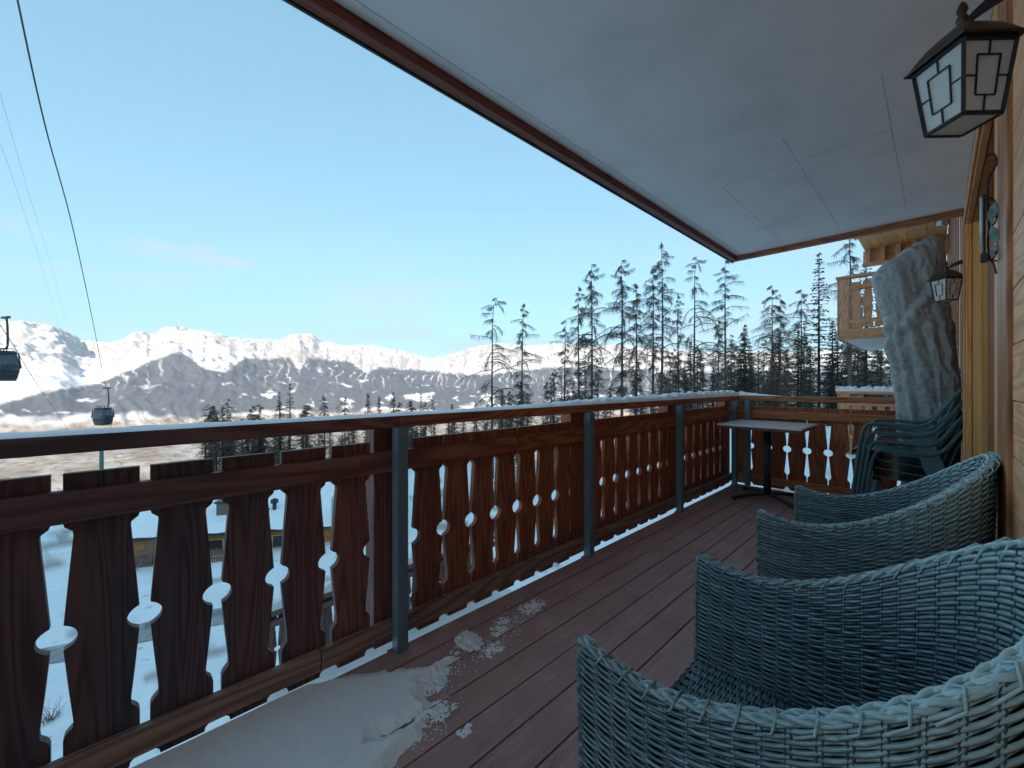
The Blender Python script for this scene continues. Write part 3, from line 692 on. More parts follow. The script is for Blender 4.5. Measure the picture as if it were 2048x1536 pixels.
# ------------------------------------------------------------------ neighbouring balconies, same wall further on
def simple_slat(p, gap, h, mat):
    hw = p/2-gap/2
    o = [(hw, 0), (hw-.012, h*.12), (hw-.03, h*.2), (hw-.008, h*.42), (hw-.008, h*.46), (hw-.028, h*.5), (hw-.008, h*.54), (hw-.008, h*.58), (hw-.03, h*.8), (hw-.012, h*.88), (hw, h)]
    o = o + [(-a, z) for a, z in o[::-1]]
    return MB().prism(o, lambda q, k: (q[0], -.013 if k == 0 else .013, q[1])).mesh('slat', mat)
def neighbour(label, z0, y0, y1, x0, x1, sn, underside):
    t = thing('neighbour_balcony', label, 'balcony', (x0, y0, z0))
    W, D = x1-x0, y1-y0
    MB().box(0, W, .03, D, -.14, -.02).build('floor_slab', concrete_m, t)
    MB().box(-.01, W, -.02, .028, -.16, .02).build('edge_board', honey_x, t, bevel=.004)
    MB().box(-.03, -.011, -.02, D, -.16, .02).build('edge_board', honey_y, t, bevel=.004)
    # scalloped apron
    o = [(0, .0), (0, .16)]; n_ = int(W/.19)
    o = [(0, .17), (W, .17)]
    for i in range(n_*6+1)[::-1]: o.append((W*i/(n_*6), .03*abs(math.sin(math.pi*i/6))-.0))
    MB().prism(o, lambda q, k: (q[0], -.045+(.018 if k else 0), q[1]-.14)).build('apron', honey_x, t)
    MB().box(0, .15, -.05, -.022, 0.031, 1.0).build('corner_post', honey_z, t, bevel=.005)
    MB().box(-.03, -.002, -.05, .1, -.15, 1.0).build('corner_post', honey_z, t, bevel=.005)
    sm = simple_slat(.172, .014, .86, honey_z)
    for i in range(int((W-.16)/.172)): link('slat', sm, t, loc=(.16+.086+.172*i, -.005, .06))
    sm2 = simple_slat(.172, .014, .86, honey_z)
    for i in range(int((D-.16)/.172)): link('slat', sm2, t, loc=(-.012, .2+.172*i, .06), rot=(0, 0, R(90)))
    MB().box(.151, W, -.045, -.021, .14, .22).build('lower_rail', honey_x, t, bevel=.004)
    MB().box(.151, W, -.045, -.021, .78, .86).build('mid_rail', honey_x, t, bevel=.004)
    MB().box(-.05, W, -.07, .06, 1.001, 1.05).build('top_rail', honey_x, t, bevel=.006)
    MB().box(-.05, .08, .061, D, 1.001, 1.05).build('top_rail', honey_y, t, bevel=.006)
    return t
nb1 = neighbour('pale wooden balcony of the house higher up, seen left of the wrapped parasol', 2.18, 10.0, 13.7, -1.32, .14, 0, True)
nb2 = neighbour('wooden balcony with a thick snow cap just beyond the far railing', -.02, 10.05, 13.7, -1.32, .14, .1, False)
MB().bar((.75, 3.5, -2.2), (.75, 3.5, -.16), .07, .07).build('support_post', dark_steel, nb1)
MB().bar((.05, 3.6, -5.5), (.05, 3.6, -.15), .14, .14).build('support_post', dark_steel, nb2)
ov = thing('upper_balcony', 'orange wooden underside and frame of the topmost balcony, above the wrapped parasol', 'balcony')
zt = 4.60
for a in range(9):
    MB().box(-1.30+a*.16, -1.30+(a+1)*.16-.004, 12.2, 15.0, zt, zt+.03).build('board', orange_y, ov, bevel=.003)
MB().box(-1.33, .14, 10.6, 15.0, zt+.055, zt+.12).build('deck_plate', orange_y, ov)
MB().box(-1.34, .14, 12.12, 12.196, zt-.10, zt+.5).build('front_board', orange_y, ov, bevel=.004)
for i in range(6): MB().box(-1.28+i*.28, -1.19+i*.28, 13.6, 13.72, zt-.36, zt-.002).build('bracket', honey_z, ov, bevel=.004)
MB().box(-1.34, .14, 13.58, 13.74, zt-.44, zt-.362).build('beam', honey_x, ov, bevel=.004)
MB().box(-1.34, .14, 13.78, 13.83, zt-.34, zt-.01).build('back_panel', honey_x, ov, bevel=.004)
for a in range(11):
    MB().box(-1.34+a*.135, -1.34+(a+1)*.135-.005, 10.6, 12.1, zt+.02, zt+.05).build('board', orange_y, ov)

# low neighbouring terrace balcony seen through the slats
lb = thing('lower_balcony', 'weathered snow-topped lower balcony seen through the slats left of the first steel post', 'balcony', (-6.0, 1.25, -2.78), R(90))
sm = slat_mesh(.18, .014, rail_low)
for i in range(22): link('slat', sm, lb, loc=(.10+.18*i, .03, 0))
MB().box(0, 4.1, -.04, .0, .78, .87).build('mid_rail', rail_low_y, lb, bevel=.004)
MB().box(0, 4.1, -.04, .0, .05, .13).build('bottom_rail', rail_low_y, lb, bevel=.004)
MB().box(-.05, 4.1, -.10, .09, .95, 1.02).build('top_rail', rail_low_y, lb, bevel=.006)
MB().box(0, 4.1, -2.2, -.0, -.18, -.02).build('floor_slab', concrete_m, lb)
for t_ in (.0, 1.4, 2.8): MB().box(t_, t_+.14, .0, .09, 0, .949).build('post', rail_low, lb, bevel=.004)
for t_ in (.1, 3.9): MB().bar((t_, -.2, -5), (t_, -.2, -.18), .16, .16).build('support_post', rail_low, lb)

# ------------------------------------------------------------------ snow lying on rails
def snow_ridge(name, label, fn, L_, W_, th, grp=None, nl=240, nw=14):
    """fn(t, w) -> x, y, z base; th(t, w01) thickness"""
    T = np.linspace(0, 1, nl); Wd = np.linspace(-1, 1, nw); V = []
    for t_ in T:
        for w__ in Wd:
            x, y, z = fn(t_, w__); nz = float(fbm(np.array([x*14.]), np.array([y*14.]), 3)[0])
            edge = max(0, 1-abs(w__)**3.2)
            V.append((x+.004*nz, y, z+th(t_, nz)*edge))
    Fq = [(i*nw+j, i*nw+j+1, (i+1)*nw+j+1, (i+1)*nw+j) for i in range(nl-1) for j in range(nw-1)]
    o = link(name, np_mesh(name, V, Fq, snow)); prop(o, label, 'snow', grp, 'stuff'); return o
def th_side(t_, nz):
    y = -1.5+6.8*t_
    base_ = np.interp(y, [-1.5, .2, 1.2, 1.7, 2.4, 3.6, 5.2], [.009, .008, .008, .014, .032, .045, .055])
    return float(base_*(1+.8*nz))
snow_ridge('rail_snow', 'snow lying along the top of the long left railing, thicker towards the corner', lambda t_, w: (-1.695-.069*w, -1.5+6.8*t_, 1.0305), 0, 0, th_side, nl=420)
snow_ridge('rail_snow', 'thin tongue of snow on the far end railing at the corner', lambda t_, w: (-1.62+.42*t_, 5.265-.055*w, 1.037), 0, 0, lambda t_, nz: float(.045*(1-t_)**1.3*(1+.5*nz)+.002), nl=60)
snow_ridge('rail_snow', 'wavy snow cap on the rail of the snow-capped neighbour balcony', lambda t_, w: (-1.38+1.5*t_, 10.05-.075*w, 1.031), 0, 0, lambda t_, nz: .085*(1+1.0*nz), nl=80)
snow_ridge('rail_snow', 'dusting of snow on the rail of the higher neighbour balcony', lambda t_, w: (-1.38+1.5*t_, 10.0-.065*w, 3.231), 0, 0, lambda t_, nz: .012*(1+1.0*nz), nl=60)
snow_ridge('rail_snow', 'thick snow on the rail of the weathered lower balcony', lambda t_, w: (-6.0-.09*w, 1.2+4.1*t_, -1.76), 0, 0, lambda t_, nz: .09*(1+.6*nz), nl=80)

# snow on the deck
poly = [P(x, y, z=0) for x, y in ((120, 1640), (200, 1570), (330, 1492), (480, 1428), (600, 1374), (700, 1352), (800, 1341), (850, 1337), (890, 1318), (925, 1292), (915, 1310), (905, 1330), (885, 1350), (850, 1372), (846, 1392),
        (862, 1412), (868, 1425), (840, 1438), (812, 1450), (772, 1468), (750, 1478), (790, 1464), (845, 1440), (850, 1450), (842, 1472), (820, 1495), (790, 1525), (770, 1560), (740, 1640), (560, 1900), (200, 1900))]
gx = np.arange(-1.655, -.5, .0052); gy = np.arange(-.40, 1.75, .0052); GX, GY = np.meshgrid(gx, gy, indexing='ij')
def sdf_poly(px_, py_, pts):
    d = np.full(px_.shape, 1e9); ins = np.zeros(px_.shape, bool); n_ = len(pts)
    for i in range(n_):
        ax, ay = pts[i].x, pts[i].y; bx, by = pts[(i+1) % n_].x, pts[(i+1) % n_].y
        ex, ey = bx-ax, by-ay; L2 = ex*ex+ey*ey+1e-12
        tt = np.clip(((px_-ax)*ex+(py_-ay)*ey)/L2, 0, 1)
        d = np.minimum(d, np.hypot(px_-ax-tt*ex, py_-ay-tt*ey))
        cnd = ((ay > py_) != (by > py_)) & (px_ < (bx-ax)*(py_-ay)/(by-ay+1e-12)+ax); ins ^= cnd
    return np.where(ins, d, -d)
sd = sdf_poly(GX, GY, poly)
nf = fbm(GX*28, GY*28, 4); nff = fbm(GX*90+5, GY*90, 3)
edge_r = .012 + .03*sstep(.55, 1.05, GY + .25*(GX+1.2))
hh = np.minimum((sd + nf*edge_r)*.6, .026 + .004*fbm(GX*5, GY*5, 3)) + .0035*nff*np.exp(-np.maximum(sd, 0)*30)
for (px_, py_, ra_, rb_, amp, thr) in ((938, 1283, .075, .055, .018, -.6), (1065, 1214, .055, .09, .009, .45), (985, 1300, .05, .065, .008, .45), (1008, 1241, .03, .04, .007, .35), (880, 1420, .05, .06, .008, .4), (1000, 1262, .05, .05, .007, .45), (860, 1370, .05, .07, .008, .05), (930, 1460, .03, .03, .004, .3)):
    c_ = P(px_, py_, z=0); q = 1-np.hypot((GX-c_.x)/ra_, (GY-c_.y)/rb_)
    hh = np.maximum(hh, np.minimum(amp, (q*.9 - thr - .25 + nff*2.6 + nf*.9)*.012)*(q > 0))
# keep the gaps between the boards open near the patch edge
for g in xs[1:-1]:
    hh = np.where((np.abs(GX-g) < .007) & (sd < .05) & (nf > -.2), hh-.012, hh)
mask = hh > 0.0004
idx = -np.ones(GX.shape, int); Fq = []
cell = mask[:-1, :-1] | mask[1:, :-1] | mask[:-1, 1:] | mask[1:, 1:]
ci, cj = np.nonzero(cell)
ny = GX.shape[1]
Fall = np.stack([ci*ny+cj, (ci+1)*ny+cj, (ci+1)*ny+cj+1, ci*ny+cj+1], -1)
used, inv = np.unique(Fall.ravel(), return_inverse=True)
Vall = np.stack([GX, GY, np.maximum(hh, -.001)+.0008], -1).reshape(-1, 3)[used]
so = link('deck_snow', np_mesh('deck_snow', Vall, inv.reshape(-1, 4), snow)); prop(so, 'patch of snow on the deck boards beside the long railing, crumbling at its edge', 'snow', None, 'stuff')
gm_ = MB(); rnd = random.Random(4)
for i in range(900):
    c_ = P(*rnd.choice(((938, 1283), (1065, 1214), (985, 1300), (1008, 1241), (880, 1420), (865, 1370), (1030, 1250), (840, 1470), (905, 1335))), z=0)
    x = c_.x+rnd.gauss(0, .035); y = c_.y+rnd.gauss(0, .05); r = rnd.uniform(.0012, .0045)
    if x < DX0+.01: continue
    gm_.add([(x+r, y, 0), (x-r*.6, y+r, 0), (x-r*.7, y-r*.9, 0), (x, y, r*1.1)], [(0, 1, 3), (1, 2, 3), (2, 0, 3)])
prop(gm_.build('snow_crumbs', snow, None, True), 'scattered snow crumbs on the boards around the snow patch', 'snow', None, 'stuff')

lm_ = MB(); rnd = random.Random(9)
for i in range(70):
    c_ = P(*rnd.choice(((1060, 1180), (1020, 1215), (1330, 1056), (1350, 1062), (1120, 1190), (950, 1290))), z=0)
    x, y, r, a = c_.x+rnd.gauss(0, .05), c_.y+rnd.gauss(0, .07), rnd.uniform(.003, .009), rnd.uniform(0, 6.28)
    if x < DX0+.01: continue
    lm_.add([(x+r*math.cos(a), y+r*math.sin(a), .002), (x-r*.4*math.sin(a), y+r*.4*math.cos(a), .0045), (x-r*math.cos(a), y-r*math.sin(a), .0015), (x+r*.4*math.sin(a), y-r*.4*math.cos(a), .003)], [(0, 1, 2), (0, 2, 3)])
prop(lm_.build('leaf_litter', simple('dead leaf', (.10, .065, .05), .8, 0, .3, 50, 0), None, fix=False), 'dark crumbs of dead leaves and larch needles on the deck boards', 'leaf litter', None, 'stuff')

# ------------------------------------------------------------------ wicker armchairs
CW, CB, CF = .292, .125, -.48
def shell_xy(u, inset=0.0, lean=0.0):
    """u in 0..1 along the U from the near arm tip (y<0) round the back to the far arm tip"""
    w = CW-inset; xb = CB-inset; xc = -.10
    La = (xc-CF); Lb = math.pi*(.5*(w+(xb-xc)))
    tot = 2*La+Lb; d = u*tot
    if d < La: x, y, nx, ny_ = CF+d, -w, 0, -1
    elif d > La+Lb: x, y, nx, ny_ = xc+(d-tot+La)*-1, w, 0, 1
    else:
        a = (d-La)/Lb*math.pi - math.pi/2
        x = xc+(xb-xc)*math.cos(a); y = w*math.sin(a)
        nx, ny_ = math.cos(a)/(xb-xc), math.sin(a)/w; l = math.hypot(nx, ny_); nx /= l; ny_ /= l
        e = 2.5; s_ = (abs(math.cos(a))**e+abs(math.sin(a))**e)**(-1/e)
        x = xc+(xb-xc)*math.cos(a)*s_; y = w*math.sin(a)*s_
    return x, y, nx, ny_
def rim_z(x, y):
    b_ = max(0, (x+.36)/(CB+.36))
    tip = max(0, (-.36-x)/.12)
    return .648 + .284*(b_**1.8) + .022*tip**1.6
def shell(u, v, inset, zb=.05):
    x, y, nx, ny_ = shell_xy(u, inset)
    zt = rim_z(x, y); z = zb + (zt-zb)*v
    # taper inwards below
    lw = (.66-z)
    f_ = 1-.13*max(0, lw)
    bx = max(0, (x+.1)/(CB+.1))
    x2 = x - .10*lw*bx*(1 if lw > 0 else .25)
    y2 = y*f_
    return Vector((x2, y2, z)), Vector((nx, ny_, .06)).normalized()
def weave_shell():
    """all weft strands of both skins in numpy arrays"""
    NW = 46; NR = 98; SEG = 200
    V = []; Fq = []
    for inset, zb in ((0.0, .05), (.020, .37)):
        us = np.linspace(0, 1, SEG)
        # table of the surface
        nr = NR if inset == 0 else int(NR*.5)
        for r in range(nr):
            v_ = (r+.5)/nr
            base_ = len(V)
            for i, u in enumerate(us):
                p, n_ = shell(u, v_, inset, zb)
                wob = .0024*math.sin(math.pi*(u*NW)+math.pi*(r//1 % 2)) + rndw[(r*7+i//9) % 997]*.0006
                p = p + n_*wob
                zj = rndw[(r*13+i//14) % 997]*.0007
                hh_ = .0040*(rim_z(p.x, p.y)-.05)/.60
                V += [(p.x+n_.x*.0019, p.y+n_.y*.0019, p.z+zj), (p.x, p.y, p.z+hh_+zj), (p.x-n_.x*.0019, p.y-n_.y*.0019, p.z+zj), (p.x, p.y, p.z-hh_+zj)]
            for i in range(SEG-1):
                for j in range(4):
                    k2 = (j+1) % 4; Fq.append((base_+i*4+j, base_+i*4+k2, base_+(i+1)*4+k2, base_+(i+1)*4+j))
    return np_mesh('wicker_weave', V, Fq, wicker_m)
rndw = [random.uniform(-1, 1) for _ in range(997)]
def warp_mesh():
    m_ = MB(); NW = 46
    for inset, zb in ((0.0, .05), (.020, .37)):
        for j in range(NW+1):
            for dd in (-.0032, .0032):
                u = min(1, max(0, (j+.0)/NW + dd/1.6))
                pts = []
                for q in range(15):
                    p, n_ = shell(u, q/14, inset, zb); pts.append(p)
                m_.tube(pts, .0021, 4, caps=False)
    return m_.mesh('wicker_stakes', wicker_in2, True, fix=False)
def braid(path, nrm, a, b_, r, pitch, strands=3, rev=1):
    """plait along a path: path(s) -> point, nrm(s) -> side vector; s in metres"""
    m_ = MB()
    for k2 in range(strands):
        ph = 2*math.pi*k2/strands; pts = []
        for i, (p, n_, up) in enumerate(path):
            s_ = i*nrm; th_ = 2*math.pi*s_/pitch*rev + ph
            pts.append(p + n_*(a*math.sin(th_)) + up*(b_*math.sin(2*th_)))
        m_.tube(pts, r, 6, caps=True)
    return m_
def resample(pts, step):
    out = [pts[0]]; acc = 0
    for a, b2 in zip(pts, pts[1:]):
        L_ = (b2-a).length; d = step-acc
        while d < L_: out.append(a.lerp(b2, d/L_)); d += step
        acc = (acc+L_) % step
    return out
def make_wicker():
    t = thing('wicker_armchair', '', 'armchair')
    o = link('wicker_weave', weave_shell(), t); o['kind'] = 'stuff'
    o = link('wicker_stakes', warp_mesh(), t); o['kind'] = 'stuff'
    # near-black sheet between the two skins, painted shade for the weave gaps
    V = []; Fq = []; nu, nv = 90, 8
    for i in range(nu):
        for j in range(nv):
            p, n_ = shell(i/(nu-1), j/(nv-1)*.985, .0115, .06); V.append(tuple(p))
    Fq = [(i*nv+j, i*nv+j+1, (i+1)*nv+j+1, (i+1)*nv+j) for i in range(nu-1) for j in range(nv-1)]
    link('gap_shade', np_mesh('gap_shade', V, Fq, wicker_in), t)
    # rim plait: up the front edge, round the rim, down the other front edge
    pts = []
    for i in range(16): pts.append(shell(0, i/16, .010)[0] + Vector((-.004, 0, 0)))
    for i in range(161): pts.append(shell(i/160, 1.0, .010)[0] + Vector((0, 0, .002)))
    for i in range(1, 17): pts.append(shell(1, 1-i/16, .010)[0] + Vector((-.004, 0, 0)))
    fr = resample(pts, .004); path = []
    for i, p in enumerate(fr):
        tg = (fr[min(i+2, len(fr)-1)]-fr[max(i-2, 0)]).normalized()
        c = Vector((p.x+.1, p.y, 0)) if p.x > -.1 else Vector((0, p.y, 0))
        c = Vector((c.x, c.y, 0)).normalized(); n_ = (c - tg*c.dot(tg)).normalized(); up = n_.cross(tg).normalized()
        path.append((p, n_, up))
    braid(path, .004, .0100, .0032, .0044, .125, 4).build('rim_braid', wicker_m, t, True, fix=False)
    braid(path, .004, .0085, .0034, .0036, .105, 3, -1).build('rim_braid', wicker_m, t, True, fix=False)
    # strands that wrap over the rim and end below it, outside
    m_ = MB()
    for j in range(34):
        u = (j+.5)/34
        p1, n_ = shell(u, .975, -.004); p2, _ = shell(min(1, u+.012), .985, -.010); p3, _ = shell(min(1, u+.018), 1.0, .0); 
        q2, _ = shell(min(1, u+.022), 1.0, .02); q3, _ = shell(min(1, u+.03), .98, .024)
        m_.tube([p1, p2, p3+Vector((0, 0, .010)), q2+Vector((0, 0, .010)), q3], .0022, 4, caps=False)
    m_.build('rim_wrap', wicker_m, t, True, fix=False)['kind'] = 'stuff'
    # woven seat
    V = []; Fq = []; zs = .385; ns = 60
    for r in range(68):
        x = -.475 + r*.0082; b0 = len(V); hw_ = .262 if x < -.1 else .262*math.sqrt(max(.02, 1-((x+.1)/.2)**2))
        for i in range(ns):
            y = -hw_+2*hw_*i/(ns-1); zz_ = zs + .0028*math.sin(math.pi*y/.028 + math.pi*(r % 2)) - .018*(1-(y/.27)**2)
            if r < 3: zz_ -= (3-r)*.003
            V += [(x, y, zz_+.0032), (x+.0036, y, zz_), (x, y, zz_-.0032), (x-.0036, y, zz_)]
        for i in range(ns-1):
            for j in range(4): k2 = (j+1) % 4; Fq.append((b0+i*4+j, b0+i*4+k2, b0+(i+1)*4+k2, b0+(i+1)*4+j))
    for j in range(20):
        for dd in (-.004, .004):
            y = -.262+j*.0276+dd; b0 = len(V); n_ = 12
            for i in range(n_):
                x = -.475+i*(.54/(n_-1)); zz_ = zs-.018*(1-(y/.27)**2); V += [(x, y, zz_+.003), (x, y+.003, zz_), (x, y, zz_-.003), (x, y-.003, zz_)]
            for i in range(n_-1):
                for q in range(4): k2 = (q+1) % 4; Fq.append((b0+i*4+q, b0+i*4+k2, b0+(i+1)*4+k2, b0+(i+1)*4+q))
    link('seat', np_mesh('seat', V, Fq, wicker_m), t)
    MB().box(-.47, .06, -.255, .255, .35, .358).build('seat_base', wicker_in, t)
    V = []; Fq = []
    for r in range(38):          # front apron below the seat
        z = .375-r*.0084; b0 = len(V); n_ = 64
        for i in range(n_):
            y = -.262+.524*i/(n_-1); x = -.482+.0024*math.sin(math.pi*y/.017+math.pi*(r % 2)); V += [(x-.002, y, z), (x, y, z+.003), (x+.002, y, z), (x, y, z-.003)]
        for i in range(n_-1):
            for q in range(4): k2 = (q+1) % 4; Fq.append((b0+i*4+q, b0+i*4+k2, b0+(i+1)*4+k2, b0+(i+1)*4+q))
    link('apron', np_mesh('apron', V, Fq, wicker_m), t)
    MB().box(-.478, -.474, -.258, .258, .05, .37).build('apron_gap_shade', wicker_in, t)  # dark sheet added as the shade behind the apron weave
    for x, y in ((-.455, -.23), (-.455, .23), (.02, -.18), (.02, .18)):
        MB().tube([(x, y, 0), (x, y, .09)], .014, 10).build('leg', dark_steel, t, True)
    return t
wc = make_wicker()
wc.location = (0, .93, 0)
wc['label'] = 'blue-grey wicker armchair nearest the camera, in the lower right corner'
wc['group'] = 'wicker armchairs along the house wall'
wc2 = copy_tree(wc); wc2.location = (0, 2.08, 0); wc2.rotation_euler = (0, 0, R(-1.0))
wc2['label'] = 'blue-grey wicker armchair behind the nearest one, in front of the stacked plastic chairs'

# ------------------------------------------------------------------ stacked plastic chairs
def bez(pts, n=8):
    """Catmull-Rom through points"""
    out = []; p = [Vector(q) for q in pts]; p = [p[0]*2-p[1]] + p + [p[-1]*2-p[-2]]
    for i in range(1, len(p)-2):
        for k2 in range(n):
            t_ = k2/n; a, b2, c, d = p[i-1], p[i], p[i+1], p[i+2]
            out.append(.5*((2*b2)+(c-a)*t_+(2*a-5*b2+4*c-d)*t_*t_+(3*b2-a-3*c+d)*t_**3))
    out.append(p[-2]); return out
def rect_prof(w, h):
    return lambda i: [(-w/2, -h/2), (w/2, -h/2), (w/2, h/2), (-w/2, h/2)]
def make_plastic():
    t = thing('plastic_armchair', '', 'plastic chair')
    for s in (-1, 1):
        y = .245*s
        side = bez([(-.285, y*1.06, 0), (-.262, y*1.05, .25), (-.232, y*1.03, .50), (-.212, y*1.02, .60), (-.180, y*1.02, .645), (-.12, y*1.02, .652), (.02, y*1.02, .645), (.11, y*1.0, .65), (.17, y*.97, .695), (.225, y*.88, .785), (.285, y*.72, .885)], 7)
        def pr(i, n_=len(side)):
            w_ = .052 if i < 30 else .048; h_ = .016
            return [(-w_/2, -h_/2), (-w_/2*.6, h_/2), (w_/2*.6, h_/2), (w_/2, -h_/2), (w_/2*.8, -h_*.9), (w_/2*.6, -h_*.2), (-w_/2*.6, -h_*.2), (-w_/2*.8, -h_*.9)]
        MB().sweep(side, pr, (0, 1, 0)).build('arm', plastic, t, True, bevel=0)
        # broad rear leg
        rl = bez([(.245, y*1.0, 0), (.20, y*.98, .22), (.15, y*.96, .42), (.10, y*.98, .60)], 5)
        MB().sweep(rl, lambda i: [(-.012, -.035-.0015*i), (.012, -.035-.0015*i), (.012, .035+.0015*i), (-.012, .035+.0015*i)], (0, 1, 0)).build('leg', plastic, t, bevel=.004)
        fl = bez([(-.270, y*1.03, .0), (-.25, y*1.02, .22), (-.222, y*.99, .42)], 5)
        MB().sweep(fl, lambda i: [(-.010, -.028), (.010, -.028), (.010, .028), (-.010, .028)], (0, 1, 0)).build('leg', plastic, t, bevel=.004)
    # seat: curved pan with a rolled front
    prof = bez([(-.30, 0, .375), (-.305, 0, .405), (-.285, 0, .425), (-.22, 0, .428), (-.05, 0, .41), (.10, 0, .40), (.155, 0, .43)], 5)
    V = []; nyy = 13
    for p in prof:
        for j in range(nyy):
            y = -.225+.45*j/(nyy-1); V.append((p.x+.015*(y/.225)**2, y, p.z+.012*(y/.225)**2))
    Fq = [(i*nyy+j, i*nyy+j+1, (i+1)*nyy+j+1, (i+1)*nyy+j) for i in range(len(prof)-1) for j in range(nyy-1)]
    o = link('seat', np_mesh('seat', V, Fq, plastic), t); mo = o.modifiers.new('solid', 'SOLIDIFY'); mo.thickness = .006
    # back: top rail and slats
    for j in range(6):
        y = -.15+.06*j
        bp_ = bez([(.145, y, .425), (.185, y*1.02, .56), (.235, y*1.03, .72), (.283, y*.98, .86)], 5)
        MB().sweep(bp_, lambda i: [(-.019, -.003), (.019, -.003), (.019, .003), (-.019, .003)], (0, 1, 0)).build('back_slat', plastic, t)
    tr = bez([(.280, -.185, .868), (.297, -.10, .895), (.302, 0, .902), (.297, .10, .895), (.280, .185, .868)], 6)
    MB().sweep(tr, lambda i: [(-.028, -.007), (.028, -.007), (.028, .007), (-.028, .007)], (.35, 0, .93)).build('back_rail', plastic, t, bevel=.003)
    # front apron between the legs
    MB().box(-.262, -.254, -.23, .23, .33, .39).build('front_apron', plastic, t, bevel=.003)
    return t
SC = (-.165, 4.52)
pc = make_plastic()
stack_lab = ['lowest dark green plastic armchair of the stack by the far railing', 'second dark green plastic armchair from the bottom of the stack', 'dark green plastic armchair just under the top one of the stack', 'topmost dark green plastic armchair of the stack']
for i in range(4):
    c = pc if i == 0 else copy_tree(pc)
    c.location = (SC[0]-.020*i+.03, SC[1], .068*i); c['label'] = stack_lab[i]; c['group'] = 'stacked green plastic armchairs'

# ------------------------------------------------------------------ table
tb = thing('cafe_table', 'small square table with glossy pale top in the far left corner of the deck', 'table', (-1.205, 4.74, 0))
MB().box(-.36, .36, -.36, .36, .748, .766).build('table_top', tabletop, tb, bevel=.002)
MB().box(-.352, .352, -.352, .352, .722, .7475).build('top_edge', table_edge, tb, bevel=.002)
MB().tube([(0, 0, .04), (0, 0, .715)], .035, 16).build('column', dark_steel, tb, True)
MB().box(-.14, .14, -.14, .14, .715, .7215).build('top_plate', dark_steel, tb)
for a in (45, 135, 225, 315):
    m_ = MB().sweep([(.03, 0, .05), (.15, 0, .048), (.30, 0, .03), (.37, 0, .018)], lambda i: [(-.028+.002*i, -.014), (.028-.002*i, -.014), (.022-.002*i, .014), (-.022+.002*i, .014)], (0, 1, 0))
    f_ = m_.build('foot', dark_steel, tb, bevel=.004, rot=(0, 0, R(a+6)))
    MB().tube([(.35, 0, 0), (.35, 0, .014)], .018, 10).build('glide', black_iron, f_, True)

# ------------------------------------------------------------------ wrapped parasol
YC = 4.98
left = [(470, 1858), (480, 1838), (500, 1802), (520, 1770), (540, 1746), (556, 1742), (600, 1753), (650, 1768), (700, 1777), (760, 1788), (800, 1793), (840, 1798), (900, 1804), (1000, 1812), (1040, 1815)]
right = [(470, 1872), (480, 1880), (500, 1883), (540, 1887), (600, 1894), (650, 1900), (700, 1908), (760, 1915), (800, 1918), (840, 1918), (900, 1915), (1000, 1908), (1040, 1905)]
lx = [p[0] for p in left]; lv = [p[1] for p in left]; rxx = [p[0] for p in right]; rv = [p[1] for p in right]
NZ, NA = 190, 150
ys = np.concatenate([np.linspace(470, 556, 50), np.linspace(560, 1040, NZ-50)])
V = []
for i, yy in enumerate(ys):
    xl = float(np.interp(yy, lx, lv)); xr = float(np.interp(yy, rxx, rv))
    pl = P(xl, yy, Y=YC); pr_ = P(xr, yy, Y=YC)
    z = .5*(pl.z+pr_.z); cx = .5*(pl.x+pr_.x); hw = max(.006, .5*(pr_.x-pl.x)); hd = min(.17, .05+hw*.62)
    z = max(.02, z)
    for j in range(NA):
        a = 2*math.pi*j/NA; ca, sa = math.cos(a), math.sin(a); e = .8
        x = cx + hw*math.copysign(abs(ca)**e, ca); y = YC+.04 + hd*math.copysign(abs(sa)**e, sa)
        V.append((x, y, z))
V = np.array(V).reshape(len(ys), NA, 3)
ang = np.linspace(0, 2*np.pi, NA, endpoint=False)[None, :]; zz3 = V[:, :, 2]
dx = V[:, :, 0]-V[:, :, 0].mean(1, keepdims=True); dy = V[:, :, 1]-(YC+.04); ln_ = np.hypot(dx, dy)+1e-6
uu = V[:, :, 0]*9 + 6*V[:, :, 1]
fold = .022*ridged(ang*2.2+.5*zz3, zz3*.45+5, 2, .5)*(zz3 < 1.7) + .024*ridged(uu*.55 + .9*(zz3-1)*1.2, zz3*.9+2, 3, .55) + .018*ridged(uu*1.4+2*zz3, zz3*4.2, 4, .6) + .008*fbm(uu*4, zz3*16, 4)
# one long diagonal fold from the peak down to the left edge, and creases from folding
diag = (V[:, :, 0]+.16) - (zz3-1.75)*.62
fold = fold + .020*np.exp(-(diag/.05)**2)*(zz3 > 1.15)*(zz3 < 2.3) - .020*np.exp(-((diag+.055)/.03)**2)*(zz3 > 1.15)
for cz_ in (1.32, 1.83): fold = fold - .008*np.exp(-((zz3-cz_-.15*V[:, :, 0])/.012)**2)
fold *= np.minimum(1, ln_/.08)
V[:, :, 0] += dx/ln_*(fold-.012); V[:, :, 1] += dy/ln_*(fold-.012)
V[:, :, 0] = np.minimum(V[:, :, 0], .128)
Fq = [(i*NA+j, i*NA+(j+1) % NA, (i+1)*NA+(j+1) % NA, (i+1)*NA+j) for i in range(len(ys)-1) for j in range(NA)]
um = thing('covered_parasol', 'folded parasol under a crinkled grey fabric cover, standing in the far right corner', 'parasol')
link('cover', np_mesh('cover', V.reshape(-1, 3), Fq, cover_m), um)
MB().tube([(-.06, YC+.04, 0), (-.06, YC+.04, .1)], .03, 12).build('pole', dark_steel, um, True)
MB().box(-.25, .1, YC-.10, YC+.18, 0, .03).build('base', dark_steel, um, bevel=.005)

